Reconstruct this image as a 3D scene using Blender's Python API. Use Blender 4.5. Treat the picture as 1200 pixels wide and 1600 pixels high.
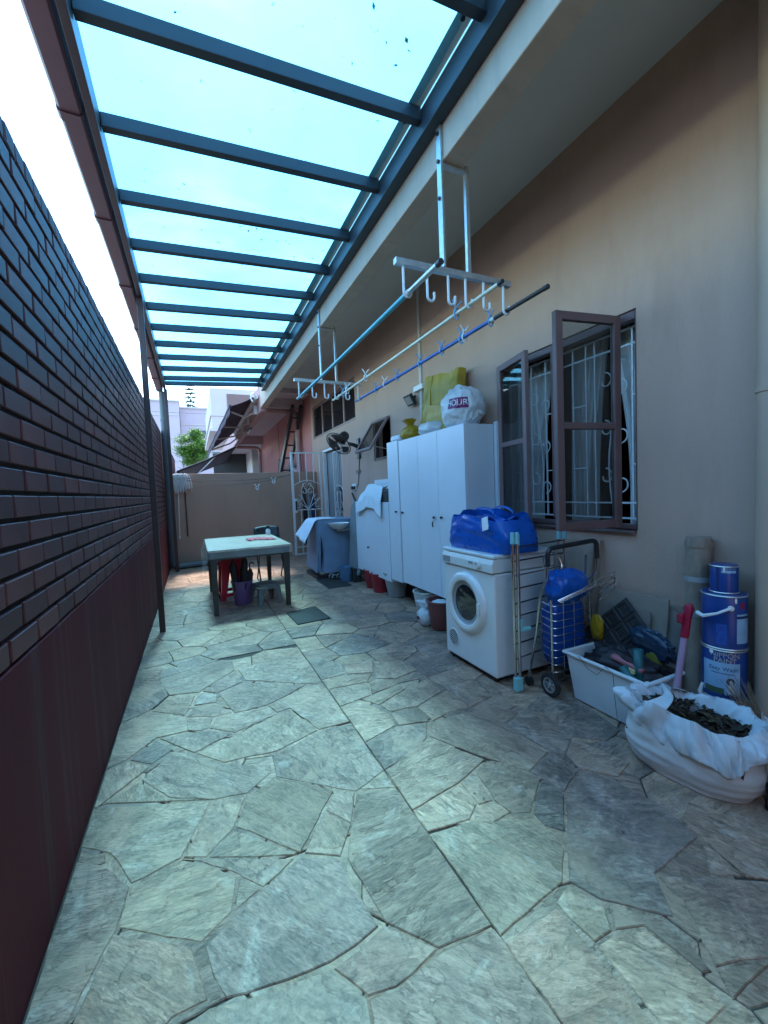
import bpy, bmesh, math, random
from math import sin, cos, pi, radians, sqrt, atan2
from mathutils import Vector, Matrix, noise as mnoise
random.seed(7)
for o in list(bpy.data.objects): bpy.data.objects.remove(o)
SC = bpy.context.scene
COL = SC.collection

# ---------------------------------------------------------------- camera
CAMH = 1.32
cam = bpy.data.cameras.new('camera'); camo = bpy.data.objects.new('camera', cam); COL.objects.link(camo)
cam.sensor_fit = 'VERTICAL'; cam.sensor_height = 36; cam.lens = 36*650/1600
cam.clip_start = 0.05; cam.clip_end = 900
_d = Vector((-297, -22, 650)).normalized()
_v = Vector((.041, 1, 0)); _v.z = -(_v.x*_d.x+_v.y*_d.y)/_d.z; _v.normalize()
_x = _v.cross(_d)
cx_ = Vector((_x.x, _d.x, -_v.x)); cy_ = Vector((_x.y, _d.y, -_v.y)); cz_ = Vector((_x.z, _d.z, -_v.z))
mw = Matrix.Identity(4)
for i in range(3):
    mw[i][0] = cx_[i]; mw[i][1] = -cy_[i]; mw[i][2] = -cz_[i]
mw[2][3] = CAMH
camo.matrix_world = mw
SC.camera = camo

# ---------------------------------------------------------------- sky, sun, exposure
SUN_EL = 65.0; SUN_AZ = 2.0
W = bpy.data.worlds.new('World'); SC.world = W; W.use_nodes = True
nt = W.node_tree; nt.nodes.clear()
wo = nt.nodes.new('ShaderNodeOutputWorld'); bg = nt.nodes.new('ShaderNodeBackground')
sky = nt.nodes.new('ShaderNodeTexSky'); sky.sky_type = 'NISHITA'; sky.sun_disc = False
sky.sun_elevation = radians(SUN_EL); sky.sun_rotation = radians(SUN_AZ)
sky.air_density = 1.0; sky.dust_density = .45; sky.ozone_density = 2.0
tc = nt.nodes.new('ShaderNodeTexCoord')
mp = nt.nodes.new('ShaderNodeMapping'); mp.inputs['Scale'].default_value = (1.0, 1.0, 2.2)
nz = nt.nodes.new('ShaderNodeTexNoise'); nz.inputs['Scale'].default_value = 1.7; nz.inputs['Detail'].default_value = 7; nz.inputs['Roughness'].default_value = .55; nz.inputs['Distortion'].default_value = .4
cr = nt.nodes.new('ShaderNodeValToRGB'); cr.color_ramp.elements[0].position = .50; cr.color_ramp.elements[1].position = .86
cr.color_ramp.elements[0].color = (0, 0, 0, 1); cr.color_ramp.elements[1].color = (.85, .85, .85, 1)
mx = nt.nodes.new('ShaderNodeMixRGB'); mx.inputs[2].default_value = (7.0, 6.6, 6.6, 1)
L = nt.links.new
L(tc.outputs['Generated'], mp.inputs['Vector']); L(mp.outputs[0], nz.inputs['Vector']); L(nz.outputs['Fac'], cr.inputs[0])
L(cr.outputs[0], mx.inputs[0]); L(sky.outputs[0], mx.inputs[1]); ct = nt.nodes.new('ShaderNodeMixRGB'); ct.blend_type = 'MULTIPLY'; ct.inputs[0].default_value = 1.; ct.inputs[2].default_value = (.75, .97, 1.04, 1)
L(mx.outputs[0], ct.inputs[1]); L(ct.outputs[0], bg.inputs['Color'])
bg.inputs['Strength'].default_value = 0.15
L(bg.outputs[0], wo.inputs['Surface'])
sun = bpy.data.lights.new('sun', 'SUN'); sun.energy = 1.3; sun.angle = radians(8); sun.color = (1, .96, .9)
suno = bpy.data.objects.new('sun', sun); COL.objects.link(suno)
suno.rotation_euler = (radians(-(90-SUN_EL)), 0, radians(-SUN_AZ)); suno.location = (0, 6, 12)
VS = SC.view_settings; VS.view_transform = 'Standard'; VS.look = 'None'; VS.exposure = 2.7; VS.gamma = 1.0; VS.use_curve_mapping = False
try:
    SC.cycles.transparent_max_bounces = 8; SC.cycles.max_bounces = 5; SC.cycles.diffuse_bounces = 4; SC.cycles.glossy_bounces = 3
except Exception: pass

# ---------------------------------------------------------------- materials
MATS = {}
def nodes_of(m):
    m.use_nodes = True; n = m.node_tree.nodes; b = n.get('Principled BSDF'); return n, m.node_tree.links.new, b
def pbr(name, col, rough=.5, metal=0., var=.12, vscale=6., bump=.0, bscale=120., dirt=0., dirtcol=(.05,.045,.04), alpha=1., coat=0., stretch=(1,1,1), sss=0., trans=0., spec=.5):
    m = bpy.data.materials.new(name); n, L, b = nodes_of(m)
    b.inputs['Roughness'].default_value = rough; b.inputs['Metallic'].default_value = metal; b.inputs['Alpha'].default_value = alpha
    b.inputs['Specular IOR Level'].default_value = spec
    if coat: b.inputs['Coat Weight'].default_value = coat
    tc = n.new('ShaderNodeTexCoord'); mp = n.new('ShaderNodeMapping'); mp.inputs['Scale'].default_value = stretch
    L(tc.outputs['Object'], mp.inputs['Vector'])
    nz = n.new('ShaderNodeTexNoise'); nz.inputs['Scale'].default_value = vscale; nz.inputs['Detail'].default_value = 6; nz.inputs['Roughness'].default_value = .6
    L(mp.outputs[0], nz.inputs['Vector'])
    cr = n.new('ShaderNodeValToRGB'); e = cr.color_ramp.elements; e[0].position = .3; e[1].position = .7
    e[0].color = (*[c*(1-var) for c in col], 1); e[1].color = (*[min(1, c*(1+var)) for c in col], 1)
    L(nz.outputs['Fac'], cr.inputs[0]); out = cr.outputs[0]
    if dirt:
        n2 = n.new('ShaderNodeTexNoise'); n2.inputs['Scale'].default_value = vscale*1.9; n2.inputs['Detail'].default_value = 9; n2.inputs['Roughness'].default_value = .7
        L(mp.outputs[0], n2.inputs['Vector'])
        c2 = n.new('ShaderNodeValToRGB'); c2.color_ramp.elements[0].position = .52; c2.color_ramp.elements[1].position = .78
        c2.color_ramp.elements[0].color = (0,0,0,1); c2.color_ramp.elements[1].color = (dirt, dirt, dirt, 1)
        L(n2.outputs['Fac'], c2.inputs[0]); mix = n.new('ShaderNodeMixRGB'); mix.inputs[2].default_value = (*dirtcol, 1)
        L(c2.outputs[0], mix.inputs[0]); L(out, mix.inputs[1]); out = mix.outputs[0]
    L(out, b.inputs['Base Color'])
    # roughness breakup
    mr = n.new('ShaderNodeMapRange'); mr.inputs[3].default_value = max(.03, rough-.08); mr.inputs[4].default_value = min(1, rough+.1)
    L(nz.outputs['Fac'], mr.inputs[0]); L(mr.outputs[0], b.inputs['Roughness'])
    if bump:
        n3 = n.new('ShaderNodeTexNoise'); n3.inputs['Scale'].default_value = bscale; n3.inputs['Detail'].default_value = 4
        L(mp.outputs[0], n3.inputs['Vector']); bp = n.new('ShaderNodeBump'); bp.inputs['Strength'].default_value = bump; bp.inputs['Distance'].default_value = .004
        L(n3.outputs['Fac'], bp.inputs['Height']); L(bp.outputs[0], b.inputs['Normal'])
    if trans:  # thin translucent plastic film
        tr = n.new('ShaderNodeBsdfTranslucent'); L(out, tr.inputs['Color']); ms = n.new('ShaderNodeMixShader'); ms.inputs[0].default_value = trans
        L(b.outputs[0], ms.inputs[1]); L(tr.outputs[0], ms.inputs[2]); L(ms.outputs[0], n['Material Output'].inputs['Surface'])
    MATS[name] = m; return m
def M(n): return MATS[n]

pbr('stucco', (.48,.315,.24), .85, var=.06, vscale=1.3, bump=.7, bscale=120, dirt=.55, dirtcol=(.38,.24,.18), stretch=(1.6,1.6,.4))
pbr('soffit', (.54,.52,.48), .8, var=.04, vscale=2, bump=.1, bscale=60)
pbr('cream_wall', (.40,.245,.175), .85, var=.08, vscale=1.5, bump=.4, bscale=120, dirt=.45, dirtcol=(.22,.19,.17), stretch=(1.5,1.5,.35))
pbr('fascia', (.50,.39,.30), .8, var=.08, vscale=2.5, bump=.2, bscale=80, dirt=.5, dirtcol=(.26,.24,.22), stretch=(1,3,.35))
pbr('brick', (.112,.040,.038), .48, spec=.33, var=.3, vscale=5, bump=.25, bscale=160, dirt=.3, dirtcol=(.03,.022,.025))
pbr('coping_brick', (.12,.052,.056), .6, var=.2, vscale=7, bump=.25, bscale=160)
pbr('mortar_dark', (.022,.014,.016), .9, var=.2, bump=.3)
pbr('plinth', (.098,.014,.018), .75, spec=.2, var=.2, vscale=1.6, bump=.35, bscale=190, dirt=.45, dirtcol=(.17,.12,.12), stretch=(3.2,3.2,.10))
pbr('steel_grey', (.024,.032,.042), .45, var=.12, vscale=4, bump=.05)
pbr('steel_brown', (.04,.022,.024), .45, var=.15, vscale=4, bump=.05)
pbr('gutter', (.10,.045,.055), .5, var=.1, vscale=3, bump=.05)
pbr('pvc_grey', (.10,.125,.135), .45, var=.12, vscale=4)
pbr('pipe_cream', (.44,.30,.215), .6, var=.06, vscale=2, bump=.1, bscale=80)
pbr('galv', (.50,.53,.54), .4, metal=.75, var=.15, vscale=25, dirt=.35, dirtcol=(.25,.25,.25))
pbr('alu_white', (.62,.65,.66), .45, var=.06, vscale=10, dirt=.2, dirtcol=(.35,.35,.35))
pbr('chrome', (.62,.62,.62), .22, metal=1., var=.1, vscale=20)
pbr('teal_pole', (.03,.30,.38), .35, var=.15, vscale=12)
pbr('cream_pole', (.62,.60,.46), .4, var=.1, vscale=12)
pbr('blue_pole', (.02,.09,.34), .35, var=.15, vscale=12)
pbr('peg_blue', (.12,.36,.60), .4); pbr('peg_white', (.72,.76,.76), .4)
pbr('laminate', (.66,.70,.74), .38, var=.035, vscale=3, dirt=.12, dirtcol=(.45,.45,.45), stretch=(1,1,.5))
pbr('laminate_side', (.60,.64,.67), .4, var=.04, vscale=2)
pbr('dark_metal', (.03,.03,.032), .4, metal=.3)
pbr('black_plastic', (.018,.018,.02), .4)
pbr('enamel', (.70,.71,.70), .28, var=.03, vscale=3, dirt=.14, dirtcol=(.45,.42,.36), coat=.3)
pbr('panel_white', (.66,.66,.63), .35, var=.04, vscale=4, dirt=.2, dirtcol=(.42,.4,.35))
pbr('dark_hole', (.008,.008,.009), .6)
pbr('drum_glass', (.015,.018,.02), .06, var=.05, coat=.5)
pbr('print_grey', (.28,.29,.30), .5); pbr('print_dark', (.03,.03,.035), .5)
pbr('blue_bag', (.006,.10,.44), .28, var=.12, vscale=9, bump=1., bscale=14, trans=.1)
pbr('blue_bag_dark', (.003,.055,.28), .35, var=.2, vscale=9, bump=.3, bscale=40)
pbr('white_tag', (.72,.74,.74), .5, var=.05, vscale=40)
pbr('frame_brown', (.135,.078,.076), .5, var=.1, vscale=5, bump=.08, bscale=90)
pbr('frame_brown_light', (.23,.145,.14), .5, var=.08, vscale=5)
pbr('grille_white', (.68,.70,.70), .45, var=.08, vscale=20, bump=.1, bscale=200)
pbr('curtain', (.60,.59,.57), .9, var=.12, vscale=5, bump=.2, bscale=90, stretch=(1,8,.4))
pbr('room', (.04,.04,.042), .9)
pbr('teal_plastic', (.22,.55,.58), .4, var=.06)
pbr('teal_dark', (.012,.10,.11), .45, var=.15)
pbr('bin_white', (.62,.65,.66), .42, var=.05, vscale=4, dirt=.25, dirtcol=(.4,.38,.34))
pbr('board_grey', (.20,.165,.14), .7, var=.15, vscale=6, bump=.2, bscale=40, dirt=.4, dirtcol=(.10,.085,.07))
pbr('board_tan', (.26,.21,.165), .75, var=.12, vscale=5, bump=.2, bscale=40, dirt=.4, dirtcol=(.13,.105,.085))
pbr('rubber', (.022,.02,.02), .65, var=.2, bump=.3, bscale=120)
pbr('yellow_plastic', (.42,.27,.012), .35, var=.15, vscale=9, bump=.4, bscale=30, trans=.25)
pbr('yellow_wrap', (.46,.31,.03), .4, var=.14, vscale=6, bump=.5, bscale=22, trans=.2, stretch=(1,2.5,.7))
pbr('white_plastic_bag', (.78,.81,.83), .32, var=.05, vscale=7, bump=.9, bscale=16, trans=.3)
pbr('soil_bag', (.76,.81,.85), .28, var=.04, vscale=8, bump=.9, bscale=16, trans=.35, stretch=(1,1,.45))
pbr('soil_bag_low', (.64,.62,.61), .35, var=.22, vscale=5, bump=1., bscale=16, stretch=(1,1,1.5), trans=.1)
pbr('leaf_litter', (.03,.018,.010), .8, var=.5, vscale=30)
pbr('leaf_litter_green', (.05,.036,.016), .8, var=.4, vscale=30)
pbr('pink_pole', (.42,.27,.38), .4, var=.06); pbr('red_plastic', (.34,.01,.04), .35, var=.1)
pbr('pink_brush', (.36,.13,.15), .4)
pbr('paper_roll', (.27,.205,.155), .75, var=.4, vscale=10, bump=.6, bscale=25, dirt=.35, dirtcol=(.2,.19,.18), stretch=(1,1,.5))
pbr('can_blue', (.008,.045,.20), .3, var=.06, coat=.3, dirt=.1, dirtcol=(.3,.3,.32)); pbr('can_light', (.28,.45,.62), .35, var=.15, vscale=14)
pbr('can_white', (.62,.62,.60), .4, var=.06, dirt=.15, dirtcol=(.4,.38,.34)); pbr('can_rim', (.55,.54,.50), .35, metal=.7)
pbr('can_text', (.42,.40,.30), .45); pbr('can_navy', (.01,.025,.12), .45); pbr('can_red', (.28,.012,.05), .45); pbr('can_green', (.06,.10,.06), .5)
pbr('twig', (.26,.21,.15), .8, var=.2, vscale=20); pbr('string_white', (.7,.7,.68), .7)
pbr('cover_blue', (.19,.28,.40), .6, var=.1, vscale=5, bump=.35, bscale=22)
pbr('cover_white', (.66,.73,.80), .7, var=.05, vscale=6, bump=.3, bscale=25)
pbr('towel', (.70,.76,.80), .95, var=.05, vscale=12, bump=.6, bscale=260)
pbr('wicker', (.07,.065,.06), .8, var=.3, vscale=40, bump=.4)
pbr('grey_fabric', (.22,.24,.25), .85, var=.12, vscale=10, bump=.3)
pbr('porcelain', (.74,.76,.76), .25)
pbr('mat_grey', (.05,.05,.05), .85, var=.2, vscale=30, bump=.5)
pbr('bucket_red', (.32,.025,.035), .4); pbr('bucket_grey', (.36,.38,.38), .45, dirt=.2, dirtcol=(.2,.2,.2)); pbr('bucket_white', (.60,.60,.56), .45, dirt=.25, dirtcol=(.35,.33,.3))
pbr('bucket_blue', (.10,.22,.36), .45); pbr('bucket_purple', (.16,.085,.22), .4); pbr('pot_brown', (.20,.06,.055), .55, var=.12, bump=.1)
pbr('stool_red', (.55,.01,.05), .35, var=.08); pbr('stool_grey', (.14,.17,.16), .5, var=.1)
pbr('table_wood', (.042,.042,.036), .6, var=.3, vscale=5, bump=.2, bscale=40, stretch=(1,1,4)); pbr('table_top', (.42,.32,.23), .45, var=.45, vscale=9, dirt=.8, dirtcol=(.16,.12,.09), stretch=(1,5,1))
pbr('clear_film', (.75,.80,.78), .18, var=.1, vscale=6, bump=.4, bscale=14, alpha=.2)
pbr('red_print', (.5,.05,.07), .5, var=.3, vscale=60)
pbr('umbrella_dark', (.018,.016,.02), .6, var=.3)
pbr('iron_white', (.62,.64,.64), .45, var=.08, dirt=.3, dirtcol=(.3,.28,.26), vscale=14)
pbr('door_grey', (.20,.215,.22), .6, var=.1); pbr('glass_dark', (.012,.014,.016), .07, var=.1)
pbr('louvre', (.06,.06,.06), .3); pbr('socket', (.68,.68,.66), .4)
pbr('fan_black', (.02,.021,.023), .4)
pbr('mop_white', (.62,.62,.62), .95, var=.15, vscale=30); pbr('wood_dark', (.06,.045,.04), .6); pbr('wire', (.06,.06,.06), .5)
pbr('drain', (.012,.013,.014), .55, var=.25, vscale=20, bump=.4)
pbr('pink_wall', (.46,.185,.175), .8, var=.07, vscale=2, bump=.2, dirt=.2, dirtcol=(.34,.14,.14)); pbr('pink_soffit', (.50,.40,.41), .8, var=.05); pbr('pink_beam', (.40,.24,.235), .8, var=.07)
pbr('awning', (.05,.03,.055), .85, var=.2, vscale=4); pbr('awning_arm', (.60,.60,.60), .4)
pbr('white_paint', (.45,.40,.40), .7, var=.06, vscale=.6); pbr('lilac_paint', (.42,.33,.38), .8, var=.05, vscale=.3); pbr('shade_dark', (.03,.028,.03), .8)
pbr('bark', (.09,.065,.045), .9, var=.3, bump=.5, bscale=20)
pbr('leaf_green', (.11,.22,.035), .5, var=.5, vscale=3.0, trans=.3); pbr('pine_green', (.07,.12,.10), .7, var=.3, vscale=2)
pbr('ground', (.20,.20,.19), .9, var=.15, vscale=.6, bump=.2); pbr('mortar', (.055,.045,.035), .85, var=.25, vscale=9, bump=.6, bscale=80)

def flag_material():
    m = bpy.data.materials.new('flagstone'); n, L, b = nodes_of(m)
    tc = n.new('ShaderNodeTexCoord'); oi = n.new('ShaderNodeObjectInfo')
    mul = n.new('ShaderNodeMath'); mul.operation = 'MULTIPLY'; mul.inputs[1].default_value = 1.6
    sub = n.new('ShaderNodeMath'); sub.operation = 'SUBTRACT'; sub.inputs[1].default_value = .1
    L(oi.outputs['Random'], mul.inputs[0]); L(mul.outputs[0], sub.inputs[0])
    vr = n.new('ShaderNodeVectorRotate'); vr.rotation_type = 'Z_AXIS'
    L(tc.outputs['Object'], vr.inputs['Vector']); L(sub.outputs[0], vr.inputs['Angle'])
    off = n.new('ShaderNodeVectorMath'); off.operation = 'ADD'; sc = n.new('ShaderNodeVectorMath'); sc.operation = 'SCALE'; sc.inputs['Scale'].default_value = 37.
    cb = n.new('ShaderNodeCombineXYZ'); L(oi.outputs['Random'], cb.inputs[0]); L(oi.outputs['Random'], cb.inputs[2]); L(cb.outputs[0], sc.inputs[0])
    L(vr.outputs[0], off.inputs[0]); L(sc.outputs[0], off.inputs[1])
    wn2 = n.new('ShaderNodeTexWhiteNoise'); wn2.noise_dimensions = '1D'; w2 = n.new('ShaderNodeMath'); w2.operation = 'ADD'; w2.inputs[1].default_value = 5.37; L(oi.outputs['Random'], w2.inputs[0]); L(w2.outputs[0], wn2.inputs['W'])
    sr = n.new('ShaderNodeMapRange'); sr.inputs[3].default_value = 1.3; sr.inputs[4].default_value = 4.2; L(wn2.outputs['Value'], sr.inputs[0])
    sv = n.new('ShaderNodeCombineXYZ'); sv.inputs[0].default_value = 1.; sv.inputs[2].default_value = 1.; L(sr.outputs[0], sv.inputs[1])
    st = n.new('ShaderNodeVectorMath'); st.operation = 'MULTIPLY'; L(off.outputs[0], st.inputs[0]); L(sv.outputs[0], st.inputs[1])
    def noise(src, s, d, r, dist=0.):
        x = n.new('ShaderNodeTexNoise'); x.inputs['Scale'].default_value = s; x.inputs['Detail'].default_value = d; x.inputs['Roughness'].default_value = r; x.inputs['Distortion'].default_value = dist
        L(src, x.inputs['Vector']); return x.outputs['Fac']
    streak = noise(st.outputs[0], 5.5, 9, .66, 1.4)
    patch = noise(off.outputs[0], 1.7, 6, .5, .9)
    fine = noise(st.outputs[0], 38, 5, .7, .3)
    scuff = noise(off.outputs[0], 4.6, 10, .62, 1.9)
    # base hue per stone
    wn = n.new('ShaderNodeTexWhiteNoise'); wn.noise_dimensions = '1D'; L(oi.outputs['Random'], wn.inputs['W'])
    base = n.new('ShaderNodeValToRGB'); cr = base.color_ramp; cr.interpolation = 'LINEAR'
    cols = [(0,(.29,.195,.145)),(.2,(.44,.285,.20)),(.4,(.22,.165,.14)),(.55,(.43,.265,.18)),(.7,(.35,.24,.165)),(.85,(.39,.225,.16)),(1,(.26,.185,.15))]
    cr.elements[0].color = (*cols[0][1],1); cr.elements[1].color = (*cols[-1][1],1); cr.elements[1].position = 1
    for p, c in cols[1:-1]:
        e = cr.elements.new(p); e.color = (*c,1)
    L(wn.outputs['Value'], base.inputs[0])
    # streak light/dark
    r1 = n.new('ShaderNodeValToRGB'); e = r1.color_ramp.elements; e[0].position = .31; e[0].color = (.46,.47,.48,1); e[1].position = .69; e[1].color = (1.33,1.32,1.29,1)
    L(streak, r1.inputs[0]); m1 = n.new('ShaderNodeMixRGB'); m1.blend_type = 'MULTIPLY'; m1.inputs[0].default_value = .9
    L(base.outputs[0], m1.inputs[1]); L(r1.outputs[0], m1.inputs[2])
    # terraces (delaminated layers)
    r2 = n.new('ShaderNodeValToRGB'); r2.color_ramp.interpolation = 'CONSTANT'; e = r2.color_ramp.elements
    e[0].position = 0; e[0].color = (.15,.15,.15,1); e[1].position = .60; e[1].color = (1,1,1,1)
    for p, v in ((.40,.35),(.48,.55),(.54,.75)):
        q = e.new(p); q.color = (v,v,v,1)
    # wobble
    add = n.new('ShaderNodeMath'); add.operation = 'MULTIPLY_ADD'; add.inputs[1].default_value = .12; L(streak, add.inputs[0]); L(patch, add.inputs[2])
    sb = n.new('ShaderNodeMath'); sb.operation = 'SUBTRACT'; sb.inputs[1].default_value = .06; L(add.outputs[0], sb.inputs[0])
    L(sb.outputs[0], r2.inputs[0])
    tint = n.new('ShaderNodeValToRGB'); tint.color_ramp.interpolation = 'LINEAR'; e = tint.color_ramp.elements
    e[0].color = (.66,.63,.58,1); e[1].color = (1.22,1.26,1.26,1); L(r2.outputs[0], tint.inputs[0])
    m2 = n.new('ShaderNodeMixRGB'); m2.blend_type = 'MULTIPLY'; m2.inputs[0].default_value = .8; L(m1.outputs[0], m2.inputs[1]); L(tint.outputs[0], m2.inputs[2])
    # pale scuffs
    r3 = n.new('ShaderNodeValToRGB'); e = r3.color_ramp.elements; e[0].position = .56; e[0].color = (0,0,0,1); e[1].position = .72; e[1].color = (.62,.62,.62,1)
    L(scuff, r3.inputs[0]); m3 = n.new('ShaderNodeMixRGB'); m3.inputs[2].default_value = (.55,.43,.345,1); L(r3.outputs[0], m3.inputs[0]); L(m2.outputs[0], m3.inputs[1])
    # fine grain
    r4 = n.new('ShaderNodeValToRGB'); e = r4.color_ramp.elements; e[0].position = .36; e[0].color = (.55,.55,.55,1); e[1].position = .64; e[1].color = (1.28,1.28,1.28,1)
    L(fine, r4.inputs[0]); m4 = n.new('ShaderNodeMixRGB'); m4.blend_type = 'MULTIPLY'; m4.inputs[0].default_value = .85; L(m3.outputs[0], m4.inputs[1]); L(r4.outputs[0], m4.inputs[2])
    # brown stain
    r5 = n.new('ShaderNodeValToRGB'); e = r5.color_ramp.elements; e[0].position = .30; e[0].color = (.55,.55,.55,1); e[1].position = .45; e[1].color = (0,0,0,1)
    L(scuff, r5.inputs[0]); m5 = n.new('ShaderNodeMixRGB'); m5.inputs[2].default_value = (.20,.15,.105,1); L(r5.outputs[0], m5.inputs[0])
    tan_ = noise(off.outputs[0], 3.1, 7, .6, 1.2); r7 = n.new('ShaderNodeValToRGB'); e = r7.color_ramp.elements; e[0].position = .50; e[0].color = (0,0,0,1); e[1].position = .68; e[1].color = (.6,.6,.6,1); L(tan_, r7.inputs[0])
    m7 = n.new('ShaderNodeMixRGB'); m7.inputs[2].default_value = (.46,.30,.20,1); L(r7.outputs[0], m7.inputs[0]); L(m4.outputs[0], m7.inputs[1]); L(m7.outputs[0], m5.inputs[1])
    # thin dark contour lines where layers break off
    ln = n.new('ShaderNodeValToRGB'); e = ln.color_ramp.elements; e[0].position = 0; e[0].color = (1,1,1,1); e[1].position = 1; e[1].color = (1,1,1,1)
    for p in (.40,.48,.54,.60):
        for d, v in ((-.010,1.),(-.0015,.42),(.0015,.5),(.005,1.)):
            q = e.new(p+d); q.color = (v,v,v,1)
    L(sb.outputs[0], ln.inputs[0]); m6 = n.new('ShaderNodeMixRGB'); m6.blend_type = 'MULTIPLY'; lr = n.new('ShaderNodeMapRange'); lr.inputs[1].default_value = .3; lr.inputs[3].default_value = .05; lr.inputs[4].default_value = .65; L(wn2.outputs['Color'], lr.inputs[0]); L(lr.outputs[0], m6.inputs[0]); L(m5.outputs[0], m6.inputs[1]); L(ln.outputs[0], m6.inputs[2])
    L(m6.outputs[0], b.inputs['Base Color'])
    mr = n.new('ShaderNodeMapRange'); mr.inputs[3].default_value = .34; mr.inputs[4].default_value = .68; L(streak, mr.inputs[0]); L(mr.outputs[0], b.inputs['Roughness'])
    b.inputs['Specular IOR Level'].default_value = .45
    # relief
    b1 = n.new('ShaderNodeBump'); b1.inputs['Strength'].default_value = .9; b1.inputs['Distance'].default_value = .006; L(r2.outputs[0], b1.inputs['Height'])
    b2 = n.new('ShaderNodeBump'); b2.inputs['Strength'].default_value = .8; b2.inputs['Distance'].default_value = .010; L(streak, b2.inputs['Height']); L(b1.outputs[0], b2.inputs['Normal'])
    b3 = n.new('ShaderNodeBump'); b3.inputs['Strength'].default_value = .75; b3.inputs['Distance'].default_value = .004; L(fine, b3.inputs['Height']); L(b2.outputs[0], b3.inputs['Normal'])
    L(b3.outputs[0], b.inputs['Normal'])
    MATS['flagstone'] = m
flag_material()

for nm in ('brick', 'coping_brick'):     # every brick fired a little differently
    m = MATS[nm]; n, L, b = nodes_of(m); oi = n.new('ShaderNodeObjectInfo'); src = b.inputs['Base Color'].links[0].from_socket
    rp = n.new('ShaderNodeValToRGB'); e = rp.color_ramp.elements; e[0].color = (.72,.76,.80,1); e[1].color = (1.35,1.22,1.2,1); q = e.new(.5); q.color = (.95,.95,.98,1); L(oi.outputs['Random'], rp.inputs[0])
    mm_ = n.new('ShaderNodeMixRGB'); mm_.blend_type = 'MULTIPLY'; mm_.inputs[0].default_value = 1.; L(src, mm_.inputs[1]); L(rp.outputs[0], mm_.inputs[2]); L(mm_.outputs[0], b.inputs['Base Color'])
def facing_fresnel(n, L, lo, hi):
    lw = n.new('ShaderNodeLayerWeight'); lw.inputs['Blend'].default_value = .5
    pw = n.new('ShaderNodeMath'); pw.operation = 'POWER'; pw.inputs[1].default_value = 4.; L(lw.outputs['Facing'], pw.inputs[0])
    ma = n.new('ShaderNodeMath'); ma.operation = 'MULTIPLY_ADD'; ma.inputs[1].default_value = hi; ma.inputs[2].default_value = lo; L(pw.outputs[0], ma.inputs[0]); return ma.outputs[0]
def canopy_material():
    m = bpy.data.materials.new('polycarbonate'); n, L, b = nodes_of(m); n.remove(b)
    out = n['Material Output']
    tr = n.new('ShaderNodeBsdfTransparent'); tl = n.new('ShaderNodeBsdfTranslucent'); gl = n.new('ShaderNodeBsdfGlossy')
    tr.inputs['Color'].default_value = (.54,.86,.955,1); tl.inputs['Color'].default_value = (.62,.88,1.0,1); gl.inputs['Roughness'].default_value = .12
    tc = n.new('ShaderNodeTexCoord'); nz = n.new('ShaderNodeTexNoise'); nz.inputs['Scale'].default_value = 2.0; nz.inputs['Detail'].default_value = 4; nz.inputs['Roughness'].default_value = .6
    L(tc.outputs['Object'], nz.inputs['Vector'])
    mr = n.new('ShaderNodeMapRange'); mr.inputs[1].default_value = .35; mr.inputs[2].default_value = .75; mr.inputs[3].default_value = .03; mr.inputs[4].default_value = .10
    L(nz.outputs['Fac'], mr.inputs[0])
    # bird droppings / dirt spots
    ms = n.new('ShaderNodeMixShader'); L(mr.outputs[0], ms.inputs[0]); L(tr.outputs[0], ms.inputs[1]); L(tl.outputs[0], ms.inputs[2])
    fr = facing_fresnel(n, L, .02, .12)
    m2 = n.new('ShaderNodeMixShader'); L(fr, m2.inputs[0]); L(ms.outputs[0], m2.inputs[1]); L(gl.outputs[0], m2.inputs[2])
    # specks, leaf bits and water marks lying on the sheet
    sp = n.new('ShaderNodeTexNoise'); sp.inputs['Scale'].default_value = 26.; sp.inputs['Detail'].default_value = 5; sp.inputs['Distortion'].default_value = 1.5; L(tc.outputs['Object'], sp.inputs['Vector'])
    rp = n.new('ShaderNodeValToRGB'); rp.color_ramp.elements[0].position = .70; rp.color_ramp.elements[0].color = (0,0,0,1); rp.color_ramp.elements[1].position = .76; rp.color_ramp.elements[1].color = (.55,.55,.55,1); L(sp.outputs['Fac'], rp.inputs[0])
    df = n.new('ShaderNodeBsdfDiffuse'); df.inputs['Color'].default_value = (.06,.065,.06,1)
    m3 = n.new('ShaderNodeMixShader'); L(rp.outputs[0], m3.inputs[0]); L(m2.outputs[0], m3.inputs[1]); L(df.outputs[0], m3.inputs[2])
    L(m3.outputs[0], out.inputs['Surface'])
    MATS['polycarbonate'] = m
canopy_material()

def pane_material(name, tint, spec):
    m = bpy.data.materials.new(name); n, L, b = nodes_of(m); n.remove(b)
    tr = n.new('ShaderNodeBsdfTransparent'); tr.inputs['Color'].default_value = (*tint,1); gl = n.new('ShaderNodeBsdfGlossy'); gl.inputs['Roughness'].default_value = .03; gl.inputs['Color'].default_value = (spec,spec,spec,1)
    fr = facing_fresnel(n, L, .05, .6)
    ms = n.new('ShaderNodeMixShader'); L(fr, ms.inputs[0]); L(tr.outputs[0], ms.inputs[1]); L(gl.outputs[0], ms.inputs[2]); L(ms.outputs[0], n['Material Output'].inputs['Surface'])
    MATS[name] = m
pane_material('tinted_glass', (.66,.68,.68), .8)

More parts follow.
